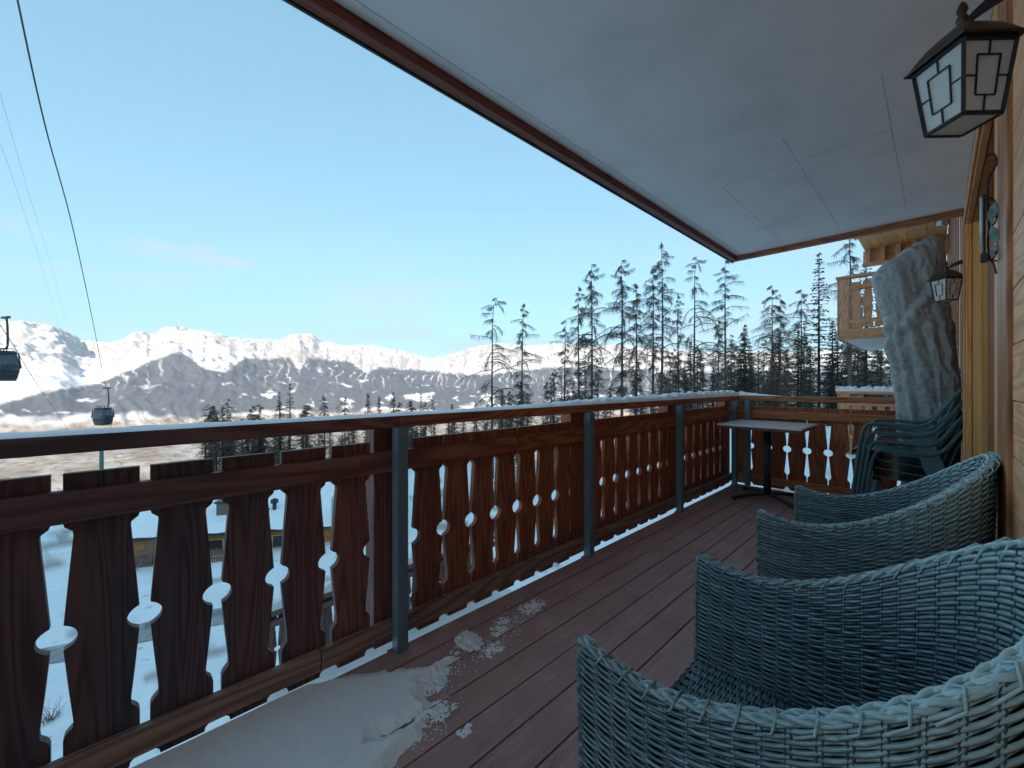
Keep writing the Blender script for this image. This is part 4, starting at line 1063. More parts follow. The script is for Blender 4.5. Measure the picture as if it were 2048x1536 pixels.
# ------------------------------------------------------------------ lanterns
def make_lantern():
    t = thing('wall_lantern', '', 'lantern')       # origin: centre of the roof's lower edge; wall towards +x (unrotated)
    q = R(45)
    Mx = Matrix.Rotation(q, 4, 'Z')
    def sq(h_, z): return [Mx @ Vector(p) for p in ((-h_, -h_, z), (h_, -h_, z), (h_, h_, z), (-h_, h_, z))]
    m_ = MB(); lv_ = [(.066, 0), (.067, .004), (.060, .010), (.052, .024), (.040, .042), (.026, .056), (.014, .064)]
    vv = []; ff = []
    for h_, z in lv_: vv += sq(h_, z)
    for i in range(len(lv_)-1):
        for j in range(4): k2 = (j+1) % 4; ff.append((i*4+j, i*4+k2, (i+1)*4+k2, (i+1)*4+j))
    ff.append((3, 2, 1, 0)); n_ = (len(lv_)-1)*4; ff.append((n_, n_+1, n_+2, n_+3))
    m_.add(vv, ff).build('roof', iron, t, bevel=.0012)
    a1, a2, zt_, zb = .054, .040, -.004, -.150
    top, bot = sq(a1, zt_), sq(a2, zb)
    fr = MB()
    for j in range(4):
        k2 = (j+1) % 4
        fr.bar(top[j], bot[j], .007, .007); fr.bar(top[j], top[k2], .007, .008); fr.bar(bot[j], bot[k2], .007, .007)
    fr.build('frame', black_iron, t, bevel=.0008)
    for j in range(4):
        k2 = (j+1) % 4; A, B_, C_, D_ = top[j], top[k2], bot[k2], bot[j]
        nrm_ = (B_-A).cross(D_-A).normalized()
        if nrm_.dot((A+B_+C_+D_)/4 - Vector((0, 0, -.07))) < 0: nrm_ = -nrm_
        off = [p - nrm_*.0015 for p in (A, B_, C_, D_)]; off2 = [p-nrm_*.002 for p in off]
        pn = MB().add(off+off2, [(0, 1, 2, 3), (7, 6, 5, 4), (0, 4, 5, 1), (1, 5, 6, 2), (2, 6, 7, 3), (3, 7, 4, 0)]).build('pane', pane_m, t)
        def at(u, v_): return A.lerp(B_, u).lerp(D_.lerp(C_, u), v_) + nrm_*.0008
        cm = MB(); u0, u1, v0, v1 = .27, .73, .22, .76
        for a_, b2 in (((u0, v0), (u1, v0)), ((u1, v0), (u1, v1)), ((u1, v1), (u0, v1)), ((u0, v1), (u0, v0)), ((.5, 0), (.5, v0)), ((.5, v1), (.5, 1)), ((0, .5), (u0, .5)), ((u1, .5), (1, .5))):
            cm.bar(at(*a_), at(*b2), .0026, .0026, nrm_)
        cm.build('came', black_iron, pn)
    MB().add(sq(a2-.003, zb+.001)+sq(a2-.003, zb-.001), [(0, 1, 2, 3), (7, 6, 5, 4), (0, 4, 5, 1), (1, 5, 6, 2), (2, 6, 7, 3), (3, 7, 4, 0)]).build('bottom_pane', pane_m, t)
    MB().tube([(0, 0, .0), (0, 0, -.03)], .011, 12).build('bulb_holder', simple('socket', (.6, .58, .5), .4, 0, .05, 10, 0), t, True)
    bl = [(0, 0, -.03-.055*k2/8) for k2 in range(9)]
    MB().tube(bl, [.009, .012, .016, .0185, .0185, .017, .0135, .008, .001], 12).build('bulb', simple('bulb glass', (.75, .77, .76), .2, 0, .02, 10, 0), t, True)
    MB().tube([(0, 0, .060), (0, 0, .068), (0, 0, .074), (0, 0, .082), (0, 0, .092), (0, 0, .100), (0, 0, .112), (0, 0, .122)], [.010, .006, .009, .011, .006, .010, .007, .001], 12).build('finial', iron, t, True)
    arm = bez([(.004, 0, .070), (.03, 0, .085), (.065, 0, .098), (.107, 0, .100)], 6)
    MB().sweep(arm, lambda i: [(-.006, -.004-.0011*i), (.006, -.004-.0011*i), (.006, .004+.0005*i), (-.006, .004+.0005*i)], (0, 1, 0)).build('arm', black_iron, t, bevel=.001)
    MB().box(.1065, .1135, -.030, .030, .035, .150).build('wall_plate', black_iron, t, bevel=.002)
    return t
ln1 = make_lantern(); ln1.location = (.036, 1.335, CZ+.722); ln1['group'] = 'wall lanterns'
ln1['label'] = 'bronze wall lantern hanging nearest the camera, top right'
ln2 = copy_tree(ln1); ln2.location = (.036, 4.12, CZ+.728)
ln2['label'] = 'small bronze wall lantern further along, in front of the wrapped parasol'
ln3 = copy_tree(ln1); ln3.location = (.036, 8.6, 3.62)
ln3['label'] = 'farthest lantern, pale and half hidden above the wrapped parasol'

# ------------------------------------------------------------------ wrought-iron thermometer
tm = thing('wall_thermometer', 'wrought-iron thermometer with leaf scrolls hanging on a hook by the door recess', 'thermometer', (.127, 2.14, 1.75))
Z0 = 1.75
def pz(dx, z): return (dx, 0, z-Z0)
hk = [(.035, 0, .14), (.037, 0, .175), (.034, 0, .20), (.022, 0, .218), (.004, 0, .213), (-.006, 0, .196), (-.002, 0, .186)]
MB().tube(bez([(-.012, 0, .08), (-.010, 0, .12), (.002, 0, .150), (.008, 0, .175), (.002, 0, .203), (-.010, 0, .203), (-.016, 0, .190)], 6), .0038, 8).build('hook', iron, tm, True)
MB().box(-.022, -.016, -.015, .015, -.13, .07).build('scale_plate', black_iron, tm, bevel=.001)
MB().tube([(-.025, -.006, -.105), (-.025, -.006, .062)], .0045, 10).build('glass_tube', tube_glass, tm, True)
MB().box(-.028, -.010, -.016, .016, -.16, -.131).build('bulb_guard', dark_steel, tm, bevel=.002)
MB().tube(bez([(-.012, 0, .085), (-.010, 0, .03), (-.008, 0, -.04), (-.010, 0, -.10), (-.006, 0, -.15), (.002, 0, -.172), (.008, 0, -.205)], 6), .003, 6).build('stem', iron, tm, True)
MB().tube(bez([(-.010, 0, .06), (.004, 0, .045), (.010, 0, .01), (.006, 0, -.03), (-.008, 0, -.045), (.004, 0, -.065), (.011, 0, -.10), (.007, 0, -.14), (-.004, 0, -.16)], 6), .0025, 6).build('scroll', iron, tm, True)
MB().bar((-.02, 0, -.15), (.015, 0, -.165), .004, .004).build('lower_strut', iron, tm)
MB().bar((.02, 0, .10), (.045, 0, .10), .006, .006).build('wall_fixing', iron, tm)
for (lx_, lz, ls, la) in ((.000, .005, .034, 10), (.005, -.075, .036, -14), (.002, -.125, .022, 20)):
    o = [(0, -ls), (ls*.28, -ls*.55), (ls*.36, 0), (ls*.26, ls*.5), (0, ls), (-ls*.26, ls*.5), (-ls*.36, 0), (-ls*.28, -ls*.55)]
    MB().prism(o, lambda q, k: (q[0], -.012+.003*k+abs(q[0])*.5, q[1])).build('leaf', leaf_iron, tm, bevel=.0008, loc=(lx_, 0, lz), rot=(0, R(la), 0))

# ------------------------------------------------------------------ chalet below with a snowy roof
E0 = P(262, 1069, z=-6.6); E1 = P(700, 1041, z=-6.6)
dv = (E1-E0); dv.z = 0; Lh = dv.length+.3; rz_ = math.atan2(dv.y, dv.x)
ch = thing('chalet', 'chalet downhill with a broad snow-covered roof and orange timber wall, seen through the slats', 'house', (E0.x, E0.y, -6.6), rz_)
# local x along the eave, local y away from the camera
DEP = 5.2; RH = 1.75
MB().add([(-.6, -.5, -.05), (Lh+.6, -.5, -.05), (Lh+.6, DEP, RH), (-.6, DEP, RH), (-.6, 2*DEP, -.05), (Lh+.6, 2*DEP, -.05), (-.6, -.5, -.22), (Lh+.6, -.5, -.22), (Lh+.6, DEP, RH-.17), (-.6, DEP, RH-.17), (-.6, 2*DEP, -.22), (Lh+.6, 2*DEP, -.22)],
         [(0, 1, 2, 3), (3, 2, 5, 4), (6, 9, 8, 7), (9, 10, 11, 8), (0, 6, 7, 1), (4, 5, 11, 10), (0, 3, 9, 6), (3, 4, 10, 9), (1, 7, 8, 2), (2, 8, 11, 5)]).build('roof', dark_steel, ch)
sm_x = np.linspace(-.6, Lh+.6, 90); sm_y = np.linspace(-.55, 2*DEP, 60); SX, SY = np.meshgrid(sm_x, sm_y, indexing='ij')
SZ = np.where(SY < DEP, -.05+(SY+.5)/(DEP+.5)*(RH+.05), RH-(SY-DEP)/DEP*(RH+.05)) + .26 + .10*fbm(SX*.9, SY*.9, 4)
SZ -= .24*np.exp(-(SY+.55)/.12) + .24*np.exp(-(SX+.6)/.12) + .24*np.exp(-(Lh+.6-SX)/.12)
Fq = [(i*60+j, (i+1)*60+j, (i+1)*60+j+1, i*60+j+1) for i in range(89) for j in range(59)]
link('roof_snow', np_mesh('roof_snow', np.stack([SX, SY, SZ], -1).reshape(-1, 3), Fq, snow_far), ch)
for a in range(10):
    MB().box(0, Lh, 0, .1, -.32-.16*(a+1)+.005, -.32-.16*a).build('wall_board', chalet_x, ch, bevel=.006)
MB().box(0, Lh, .101, 2*DEP-.5, -4.5, -.25).build('wall', chalet_x, ch)
for a in (3.4, 6.6):
    w1 = MB().box(a, a+.9, -.04, -.005, -1.25, -.5).build('window', honey_x, ch, bevel=.01)
    MB().box(a+.08, a+.82, -.046, -.042, -1.17, -.58).build('pane', window_m, w1)
def on_roof(x, y, sfrac):
    d = ray(x, y); best = None
    Mi = Matrix.Translation(ch.location) @ Matrix.Rotation(rz_, 4, 'Z'); Mi = Mi.inverted()
    for s in np.linspace(15, 40, 500):
        p = Mi @ (Vector((0, 0, CZ))+d*s)
        zr_ = -.05+(p.y+.5)/(DEP+.5)*(RH+.05)+.2
        if p.y < DEP and p.z < zr_: return p
    return Vector((4, 3, 1))
c1 = on_roof(449, 1026, 0); 
cn = MB().box(-.28, .28, -.28, .28, -.4, .62).build('chimney', simple('chimney brick', (.16, .12, .10), .9, 0, .3, 8, .2), ch, loc=c1)
MB().box(-.36, .36, -.36, .36, .62, .72).build('chimney_cap', dark_steel, cn)
c2 = on_roof(549, 1021, 0)
MB().tube([(0, 0, -.3), (0, 0, .42)], .10, 10).build('vent_pipe', dark_steel, ch, loc=c2, smooth=True)
MB().tube([(0, 0, .42), (0, 0, .44), (0, 0, .62), (0, 0, .70)], [.1, .2, .2, .05], 10).build('vent_cowl', dark_steel, ch, loc=c2)
c3 = on_roof(534, 1024, 0)
MB().box(-.12, .12, -.12, .12, -.3, .18).build('vent_box', dark_steel, ch, loc=c3, bevel=.02)
MB().box(-.05, .45, -.45, .45, -.4, 1.35).build('roof_stack', simple('stack sheet', (.42, .50, .52), .4, .2, .05, 4, 0), ch, loc=on_roof(668, 1040, 0), bevel=.01)
# ramp rail and picket fence in front
sr = thing('stair_rail', 'dark sloping stair railing in front of the chalet wall', 'railing')
a = P(268, 1108, s=19.5); b2 = P(320, 1074, s=20.0); n_ = 9
MB().bar(a, b2, .07, .07).bar(a+Vector((0, 0, -.42)), b2+Vector((0, 0, -.42)), .07, .07).build('handrail', rail_low, sr)
for i in range(n_): p = a.lerp(b2, i/(n_-1)); MB().bar(p+Vector((0, 0, -.9)), p, .04, .04).build('baluster', rail_low, sr)
pf = thing('picket_fence', 'brown picket fence standing in the snow below the chalet', 'fence')
fa_ = gp(262, 1136); fb_ = gp(462, 1124); n_ = 44
pk = MB().box(-.035, .035, -.012, .012, -.1, .62).mesh('picket', simple('fence wood', (.20, .10, .075), .8, 0, .3, 6, .2))
for i in range(n_):
    p = fa_.lerp(fb_, i/(n_-1)); link('picket', pk, pf, loc=(p.x, p.y, gz(p.x, p.y)+random.uniform(-.02, .02)), rot=(0, random.uniform(-.03, .03), rz_))
for z in (.18, .50):
    MB().bar((fa_.x-.02, fa_.y+.03, gz(fa_.x, fa_.y)+z), (fb_.x-.02, fb_.y+.03, gz(fb_.x, fb_.y)+z), .03, .06).build('fence_rail', rail_low, pf)
# stump and dead brush poking from the snow
br = thing('dead_brush', 'tuft of dead brown brush sticking out of the snow just below the railing', 'bush')
bp0 = gp(102, 1440); rnd = random.Random(2); m_ = MB()
for i in range(46):
    a = rnd.uniform(0, 6.28); l_ = rnd.uniform(.2, .5); p = Vector((bp0.x+rnd.gauss(0, .07), bp0.y+rnd.gauss(0, .07), gz(bp0.x, bp0.y)-.02))
    q = p+Vector((math.cos(a)*l_*.6, math.sin(a)*l_*.6, l_*.7)); m_.tube([p, p.lerp(q, .5)+Vector((0, 0, .05)), q], [.006, .004, .002], 3)
m_.build('stems', twig_brown, br)

# ------------------------------------------------------------------ gondola lift
def cabin_mesh(parts, t, w, d, h):
    prof = [(-.30, .78), (-.26, .86), (.0, 1.0), (.28, 1.02), (.55, 1.0), (.92, .82), (1.0, .70)]   # z fraction, width fraction
    def ring(z, f_, k2=20):
        out = []
        for j in range(k2):
            a = 2*math.pi*j/k2; ca, sa = math.cos(a), math.sin(a); e = .42
            out.append((f_*w/2*math.copysign(abs(ca)**e, ca), f_*d/2*math.copysign(abs(sa)**e, sa), z))
        return out
    def loft(levels, name, mat, parent, cap=True):
        m_ = MB(); v = []; f_ = []; k2 = 20
        for z, fr_ in levels: v += ring(z, fr_)
        for i in range(len(levels)-1):
            for j in range(k2): q = (j+1) % k2; f_.append((i*k2+j, i*k2+q, (i+1)*k2+q, (i+1)*k2+j))
        if cap: f_.append(tuple(range(k2))[::-1]); f_.append(tuple((len(levels)-1)*k2+j for j in range(k2)))
        return m_.add(v, f_).build(name, mat, parent, True)
    b_ = loft([(-h/2, .74), (-h/2+.05*h, .82), (-h*.20, .95)], 'lower_shell', cabin_body, t)
    loft([(-h*.20, .94), (h*.02, 1.0), (h*.40, .80)], 'window_band', glass_dark, t)
    loft([(h*.40, .82), (h*.46, .80), (h*.5, .68)], 'roof', cabin_body, t)
    MB().box(-w*.36, w*.36, -d*.36, d*.36, -h/2-.07, -h/2-.001).build('sill', cabin_trim, t, bevel=.02)
    for s in (-1, 1):
        for q in (-1, 1): MB().bar((s*w*.46, q*d*.44, -h*.1), (s*w*.40, q*d*.38, h*.42), .06, .06).build('window_pillar', cabin_body, t)
    # seats seen through the glass, ski rack at the end, luggage rack on the roof
    rk = MB().bar((w*.55, -.3, -h*.40), (w*.55, .3, -h*.40), .05, .05)
    for q in (-.25, -.1, .05, .2): rk.bar((w*.55, q, -h*.40), (w*.60, q, h*.05), .03, .03)
    rk.bar((w*.45, 0, -h*.38), (w*.56, 0, -h*.38), .05, .05).build('ski_rack', dark_steel, t)
    fr_ = MB()
    for q in (-1, 1): fr_.bar((-w*.38, q*d*.2, h*.57), (w*.38, q*d*.2, h*.57), .04, .04)
    for q in (-.38, -.13, .13, .38): fr_.bar((q*w, -d*.2, h*.57), (q*w, d*.2, h*.57), .04, .04).bar((q*w, 0, h*.48), (q*w, 0, h*.57), .04, .04)
    fr_.build('roof_frame', dark_steel, t)
def make_cabin(w, h, hang):
    t = thing('gondola_cabin', '', 'cable car')
    cabin_mesh(None, t, w, 1.35, h)
    hp = bez([(w*.28, 0, h*.57), (w*.40, 0, h*.62), (w*.46, 0, h*.72), (w*.44, 0, h*.62+hang*.6), (w*.36, 0, h*.5+hang)], 6)
    MB().tube(hp, .06, 8).build('hanger', cabin_body, t, True)
    MB().box(-.45, .45, -.08, .08, -.07, .07).build('grip', dark_steel, t, loc=(w*.30, 0, h*.5+hang), bevel=.02)
    return t
cb = make_cabin(1.62, 1.95, 2.2); c0 = P(206, 832, s=46); cb.location = c0; cb.rotation_euler = (0, 0, YAW+R(-6))
cb['label'] = 'dark gondola cabin hanging over the valley just above the rail'; cb['group'] = 'gondola cabins on the lift'
cb2 = copy_tree(cb); cb2.location = P(4, 731, s=27); cb2.rotation_euler = (0, 0, YAW+R(-20))
cb2['label'] = 'larger gondola cabin cut by the left edge of the photo'
def cable(name, pts, r, label, grp='lift cables', res=10, mat=dark_steel):
    o = MB().tube(bez(pts, res), r, 6).build(name, mat, None, True); return prop(o, label, 'cable', grp)
cable('lift_cable', [P(18, -90, s=6.6), P(35, 0, s=8), P(92, 258, s=11.2), P(150, 475, s=17.5), P(192, 675, s=31), P(213, 789, s=46), P(222, 850, s=75), P(232, 905, s=140)], .017, 'dark thick cable coming down to the far gondola cabin')
cable('lift_cable', [P(-60, 560, s=22), P(0, 650, s=32), P(30, 696, s=38), P(75, 770, s=52), P(130, 850, s=90), P(160, 900, s=160)], .030, 'cable running down beside the left edge cabin')
thin = simple('pale far cable', (.30, .34, .38), .5, 0, .05, 2, 0)
cable('lift_cable', [P(-40, 20, s=30), P(0, 185, s=42), P(60, 395, s=68), P(105, 540, s=110), P(135, 655, s=170)], .016, 'faint thin cable high up, right one of two', 'faint high cables', mat=thin)
cable('lift_cable', [P(-60, 120, s=30), P(0, 285, s=42), P(40, 400, s=60), P(85, 540, s=100), P(118, 655, s=160)], .014, 'faint thin cable high up, left one of two', 'faint high cables', mat=thin)
py_ = P(203, 905, s=52)
pt = thing('lift_pylon', 'slim green lift pylon standing below the far gondola cabin', 'pylon', (py_.x, py_.y, 0))
zg = gz(py_.x, py_.y)
MB().tube([(0, 0, zg-1), (0, 0, P(203, 872, s=52).z)], [.26, .19], 12).build('mast', pylon_green, pt, True)
MB().bar((-1.4, -.6, P(203, 872, s=52).z), (1.4, .6, P(203, 872, s=52).z), .2, .2).build('crossarm', pylon_green, pt)

# ------------------------------------------------------------------ trees
def add_tri_tube(V, Fq, p, q, r0, r1):
    p = np.array(p); q = np.array(q); d = q-p; l_ = np.linalg.norm(d)+1e-9; d /= l_
    a = np.array((0, 0, 1.)) if abs(d[2]) < .9 else np.array((1., 0, 0)); s_ = np.cross(d, a); s_ /= np.linalg.norm(s_); u_ = np.cross(s_, d)
    b0 = len(V)
    for c, r in ((p, r0), (q, r1)):
        for k2 in range(3): an = 2*math.pi*k2/3; V.append(tuple(c+r*(s_*math.cos(an)+u_*math.sin(an))))
    for k2 in range(3): k3 = (k2+1) % 3; Fq.append((b0+k2, b0+k3, b0+3+k3, b0+3+k2))
def larch(seed, H=26., start=.28, dens=1.0, spread=1.0, curve_top=0.0, mat=None):
    rn_ = random.Random(seed)
    tp = []; bx = rn_.uniform(-.3, .3); by = rn_.uniform(-.3, .3)
    for i in range(15):
        f_ = i/14; tp.append(Vector((bx*math.sin(f_*3.1)+curve_top*max(0, f_-.86)**2*60, by*math.sin(f_*2.3), H*f_ - curve_top*max(0, f_-.93)**2*220)))
    tr_ = MB().tube(tp, [max(.025, .21*(1-i/14)**.85*(H/26)) for i in range(15)], 7)
    tme = tr_.mesh('trunk', mat[0], True)
    def tpos(f_): i = min(13, int(f_*14)); return tp[i].lerp(tp[i+1], f_*14-i)
    V = []; Fq = []
    nb_ = int(70*dens)
    for b_ in range(nb_):
        f_ = start+(1-start)*((b_+rn_.random())/nb_ + rn_.gauss(0, .03)); f_ = min(f_, .995)
        p = tpos(f_); az = rn_.uniform(0, 6.28)
        top = 1-f_; L_ = spread*(0.5+3.1*min(1, top*2.4)**.8)*rn_.choice((.35, .55, .8, 1.0, 1.25))*rn_.uniform(.8, 1.15)
        if f_ < start+.14: L_ *= rn_.uniform(.3, .8)
        el = rn_.uniform(-.15, .75); n_ = 6; prev = np.array(p); r0 = .028+.013*L_
        dirx = np.array((math.cos(az), math.sin(az), 0.)); sg = L_/n_; droop = rn_.uniform(.08, .42)
        for s_ in range(n_):
            an = el-droop*s_ + (.25*max(0, s_-3)); az2 = rn_.uniform(-.22, .22)
            dd = np.array((math.cos(az+az2)*math.cos(an), math.sin(az+az2)*math.cos(an), math.sin(an)))
            nx = prev+dd*sg; add_tri_tube(V, Fq, prev, nx, r0*(1-s_/n_*.8), r0*(1-(s_+1)/n_*.8))
            for w__ in range(11 if s_ > 1 else 4):
                q = prev+dd*sg*rn_.random(); a3 = az+rn_.uniform(-1.5, 1.5); l2 = rn_.uniform(.2, .85)*(1 if top > .1 else .6)
                e3 = rn_.uniform(-1.55, -.3); m2 = q+np.array((math.cos(a3)*math.cos(e3), math.sin(a3)*math.cos(e3), math.sin(e3)))*l2*.55
                e4 = e3-.5; q2 = m2+np.array((math.cos(a3)*math.cos(e4), math.sin(a3)*math.cos(e4), math.sin(e4)))*l2*.6
                add_tri_tube(V, Fq, q, m2, .0095, .0075); add_tri_tube(V, Fq, m2, q2, .0075, .005)
                if rn_.random() < .5:
                    q3 = m2+np.array((rn_.uniform(-.2, .2), rn_.uniform(-.2, .2), -rn_.uniform(.1, .35))); add_tri_tube(V, Fq, m2, q3, .008, .005)
            prev = nx
    return tme, np_mesh('branches', V, Fq, mat[1], False)
def spruce(seed, H=18., wid=2.6, mat=None, sparse=1.0, start=.08):
    rn_ = random.Random(seed)
    tme = MB().tube([(0, 0, 0), (0, 0, H*.5), (0, 0, H)], [.2, .11, .02], 7).mesh('trunk', mat[0], True)
    V = []; Fq = []
    nb_ = int(190*sparse)
    for b_ in range(nb_):
        f_ = start+(1-start)*(b_/nb_)**.92; f_ = min(.99, f_+rn_.uniform(-.01, .01)); az = b_*2.4+rn_.uniform(-.4, .4)
        L_ = wid*(1-f_)**.85*rn_.uniform(.6, 1.12)+.15; z0 = H*f_; n_ = max(3, int(L_/.26))
        for s_ in range(n_):
            t0 = s_/n_; x = L_*t0; zc = z0 + .10*x - .16*x*x/ max(1., L_)*1.6 + (.12*L_*max(0, t0-.6))
            wd = (.10+.34*(1-abs(t0-.45)*1.3))*min(1, L_*.6)
            for q in range(4):
                a2 = az+rn_.uniform(-.16, .16); px_ = math.cos(a2)*x+rn_.uniform(-.1, .1); py2 = math.sin(a2)*x+rn_.uniform(-.1, .1)
                sd_ = rn_.choice((-1, 1)); tx, ty = math.cos(az), math.sin(az); nx_, ny2 = -ty*sd_, tx*sd_
                l2 = wd*rn_.uniform(.7, 1.3); w2 = .07+.05*rn_.random(); drop = rn_.uniform(.02, .30)
                a_ = (px_, py2, zc); b3 = (px_+tx*.22*L_/n_*3+nx_*w2, py2+ty*.22*L_/n_*3+ny2*w2, zc-.02); c3_ = (px_+nx_*l2+tx*.16, py2+ny2*l2+ty*.16, zc-drop)
                b0 = len(V); V += [a_, b3, c3_]; Fq.append((b0, b0+1, b0+2))
    return tme, np_mesh('crown', V, Fq, mat[1], False)
larches = [larch(i, 26, st, de, sp_, ct, (bark, twig_m)) for i, st, de, sp_, ct in ((1, .25, .9, 1.0, 0), (2, .35, .75, .8, 0), (3, .30, 1.25, .95, 0), (4, .22, .7, 1.15, .45), (5, .4, 1.0, .7, 0))]
brown_l = [larch(i, 22, .12, 1.2, sp_, 0, (bark, twig_brown)) for i, sp_ in ((11, .8), (12, 1.0))]
spr = [spruce(i, 18, w, (bark_dark, m2), s2) for i, w, m2, s2 in ((21, 2.4, needle, 1.0), (22, 3.0, needle, 1.3), (23, 2.0, needle_d, 1.0))]
spr_sparse = spruce(25, 24, 2.9, (bark_dark, needle_d), .75, .15)
def plant(kind, me, px_, py2, s, Hm, label, grp, cat='tree', wscale=1.0, name=None):
    top = P(px_, py2, s=s); g = gz(top.x, top.y)-.3
    t = thing(name or kind, label, cat, (top.x, top.y, g), random.uniform(0, 6.28), grp)
    sz = (top.z-g)/Hm; wz = sz*wscale*random.uniform(.9, 1.1)
    link('trunk', me[0], t, scale=(max(.7, wz), max(.7, wz), sz)); link('branches' if 'branch' in me[1].name else 'crown', me[1], t, scale=(wz, wz, sz))
    return t
named = [
 ('larch', larches[3], 985, 588, 40, 26, 'bare larch with a bowed top, leftmost of the tall trees'),
 ('larch', larches[1], 1050, 606, 42, 26, 'slim bare larch next to the bowed one'),
 ('larch', larches[2], 1183, 528, 44, 26, 'tall bare larch with a tufted crown left of centre of the tree row'),
 ('larch', larches[1], 1160, 572, 48, 26, 'thinner bare larch close beside the tufted one'),
 ('larch', larches[0], 1131, 640, 50, 26, 'short spreading larch at the left foot of the tufted one'),
 ('larch', larches[2], 1243, 520, 45, 26, 'tall bare larch with dark tip between the tufted one and the tallest'),
 ('larch', larches[4], 1271, 566, 50, 26, 'bushy bare larch just left of the tallest pair'),
 ('larch', larches[0], 1320, 484, 43, 26, 'tallest bare larch with drooping upper branches'),
 ('larch', larches[4], 1305, 536, 46, 26, 'second stem of the tallest pair of larches'),
 ('larch', larches[1], 1357, 590, 52, 26, 'small bare larch right of the tallest pair'),
 ('larch', larches[3], 1387, 506, 44, 26, 'bare larch with hooked top left of the soffit corner'),
 ('larch', larches[0], 1453, 520, 40, 26, 'wide bare larch right below the soffit corner'),
 ('larch', brown_l[0], 1436, 640, 50, 22, 'brownish larch behind the soffit corner larch'),
 ('larch', brown_l[1], 1543, 570, 47, 22, 'brownish larch right of the soffit corner'),
 ('larch', brown_l[0], 1560, 600, 42, 22, 'brown twiggy tree in front of the dark spruces'),
 ('larch', brown_l[1], 1601, 578, 50, 22, 'brown larch left of the big spruce'),
 ('spruce', spr_sparse, 1638, 503, 40, 24, 'tall dark spruce, highest of the evergreens'),
 ('spruce', spr[1], 1490, 648, 42, 18, 'bushy green spruce in the middle of the right group'),
 ('spruce', spr[0], 1517, 700, 38, 18, 'low broad green spruce above the corner of the rail'),
 ('spruce', spr[1], 1596, 660, 44, 18, 'green spruce left of the tall dark one'),
 ('spruce', spr[2], 1665, 640, 38, 18, 'dark spruce right of the tall dark one'),
 ('spruce', spr[0], 1620, 690, 36, 18, 'low green spruce in front of the tall dark one'),
 ('larch', larches[1], 1693, 440, 30, 26, 'thick grey trunk rising into the soffit beside the pale balcony'),
 ('spruce', spr_sparse, 1732, 505, 34, 24, 'thin spruce just left of the wrapped parasol'),
 ('spruce', spr[2], 1762, 700, 30, 18, 'low dark spruce under the pale balcony'),
 ('larch', brown_l[0], 1715, 640, 36, 22, 'brown tree under the pale balcony'),
 ('larch', larches[0], 458, 797, 48, 26, 'spreading bare tree top above the left railing'),
 ('spruce', spr_sparse, 559, 783, 46, 24, 'left of two dark ragged tree tops above the railing'),
 ('spruce', spr_sparse, 580, 766, 45, 24, 'right and higher of two dark ragged tree tops above the railing'),
 ('larch', larches[2], 648, 790, 48, 26, 'dense tree top left of the two small pointed spruces'),
 ('larch', brown_l[1], 690, 794, 50, 22, 'brown tree top close left of the small pointed spruces'),
 ('spruce', spr[2], 736, 786, 52, 18, 'left of two small pointed spruces above the rail'),
 ('spruce', spr[2], 758, 792, 52, 18, 'right of two small pointed spruces above the rail'),
 ('larch', larches[4], 786, 784, 56, 26, 'thin tree top right of the two pointed spruces'),
 ('spruce', spr_sparse, 842, 786, 50, 24, 'narrow tree top left of the bowed larch, leaning into its neighbour'),
 ('larch', larches[1], 864, 792, 52, 26, 'thin bare top beside the narrow tree, left of the bowed larch'),
 ('spruce', spr[0], 1042, 762, 42, 18, 'small spruce at the foot of the slim bare larch'),
 ('spruce', spr_sparse, 1170, 700, 52, 24, 'ragged spruce behind the trunks of the tufted larches'),
]
for kind, me, x, y, s, Hm, lab in named:
    plant(kind, me, x, y, s, Hm, lab, 'trees beyond the railing', wscale=1.15)
rnd = random.Random(11)
kind_words = {'twigs_brown': 'brown twiggy larch', 'bare': 'bare grey larch', 'spruce': 'dark spruce'}
def kw(me): return kind_words['twigs_brown'] if me in brown_l else (kind_words['spruce'] if 'crown' in me[1].name else kind_words['bare'])
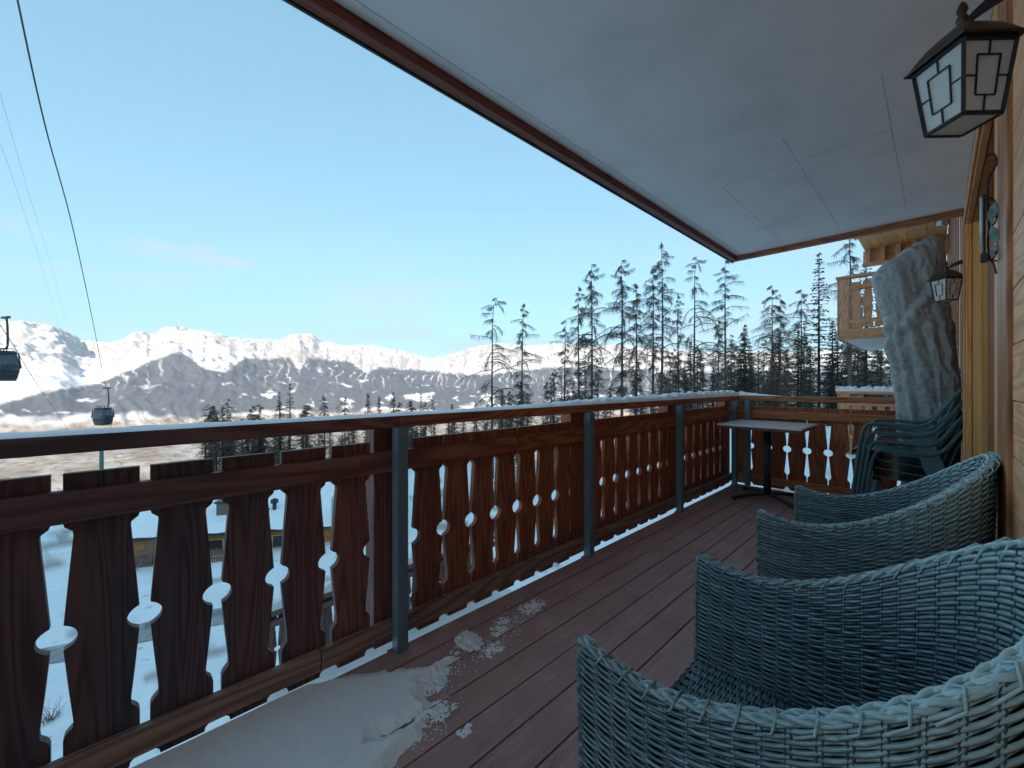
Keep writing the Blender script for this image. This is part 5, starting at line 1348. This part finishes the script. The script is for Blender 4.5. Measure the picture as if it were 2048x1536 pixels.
def where1(x): return ['between the bowed and the tufted larch', 'behind the tallest pair of larches', 'behind the larch at the soffit corner', 'around the green bushy spruces', 'below the pale balcony'][min(4, int((x-940)/172))]
def where2(x): return ['under the spreading tree top at the left', 'under the two ragged dark tops', 'under the small pointed spruces', 'just right of the first steel post'][min(3, int((x-405)/139))]
pool = [(larches[i], 26, 'larch') for i in range(5)] + [(brown_l[0], 22, 'larch'), (brown_l[1], 22, 'larch')] + [(spr[0], 18, 'spruce'), (spr[2], 18, 'spruce'), (spr_sparse, 24, 'spruce')]
for i in range(125):
    x = rnd.uniform(940, 1800); y = np.interp(x, [940, 1100, 1300, 1500, 1700, 1800], [800, 730, 690, 660, 640, 640]) + rnd.uniform(0, 110)
    me, Hm, kd = pool[rnd.choice([0, 1, 2, 4, 5, 5, 6, 6, 7, 8, 9] if x > 1350 else [0, 1, 2, 2, 4, 5, 6, 5, 6, 9])]
    plant(kd, me, x, y, rnd.uniform(46, 72), Hm, 'small '+kw(me)+' in the thin wood '+where1(x), 'small trees in the thin wood', wscale=1.25)
for i in range(84):
    x = rnd.uniform(405, 960); y = rnd.uniform(800, 890) + max(0, (x-700)*-.02)
    me, Hm, kd = pool[rnd.choice([0, 2, 4, 5, 6, 8, 9])]
    plant(kd, me, x, y, rnd.uniform(46, 66), Hm, 'small '+kw(me)+' seen beneath the handrail '+where2(x), 'small trees below the handrail', wscale=1.7)

# ------------------------------------------------------------------ air
hz = MB().box(-15000, 15500, -15500, 15000, -760, 1900)
hm = bpy.data.materials.new('air'); hm.use_nodes = True; nt = hm.node_tree; nt.nodes.clear()
mo = nt.nodes.new('ShaderNodeOutputMaterial'); pv = nt.nodes.new('ShaderNodeVolumePrincipled')
pv.inputs['Color'].default_value = (.62, .76, 1.0, 1); pv.inputs['Density'].default_value = 4.0e-5; pv.inputs['Anisotropy'].default_value = .1
nt.links.new(pv.outputs[0], mo.inputs['Volume'])
ho = hz.build('haze', hm); ho['kind'] = 'stuff'; ho['label'] = 'thin bluish valley haze'
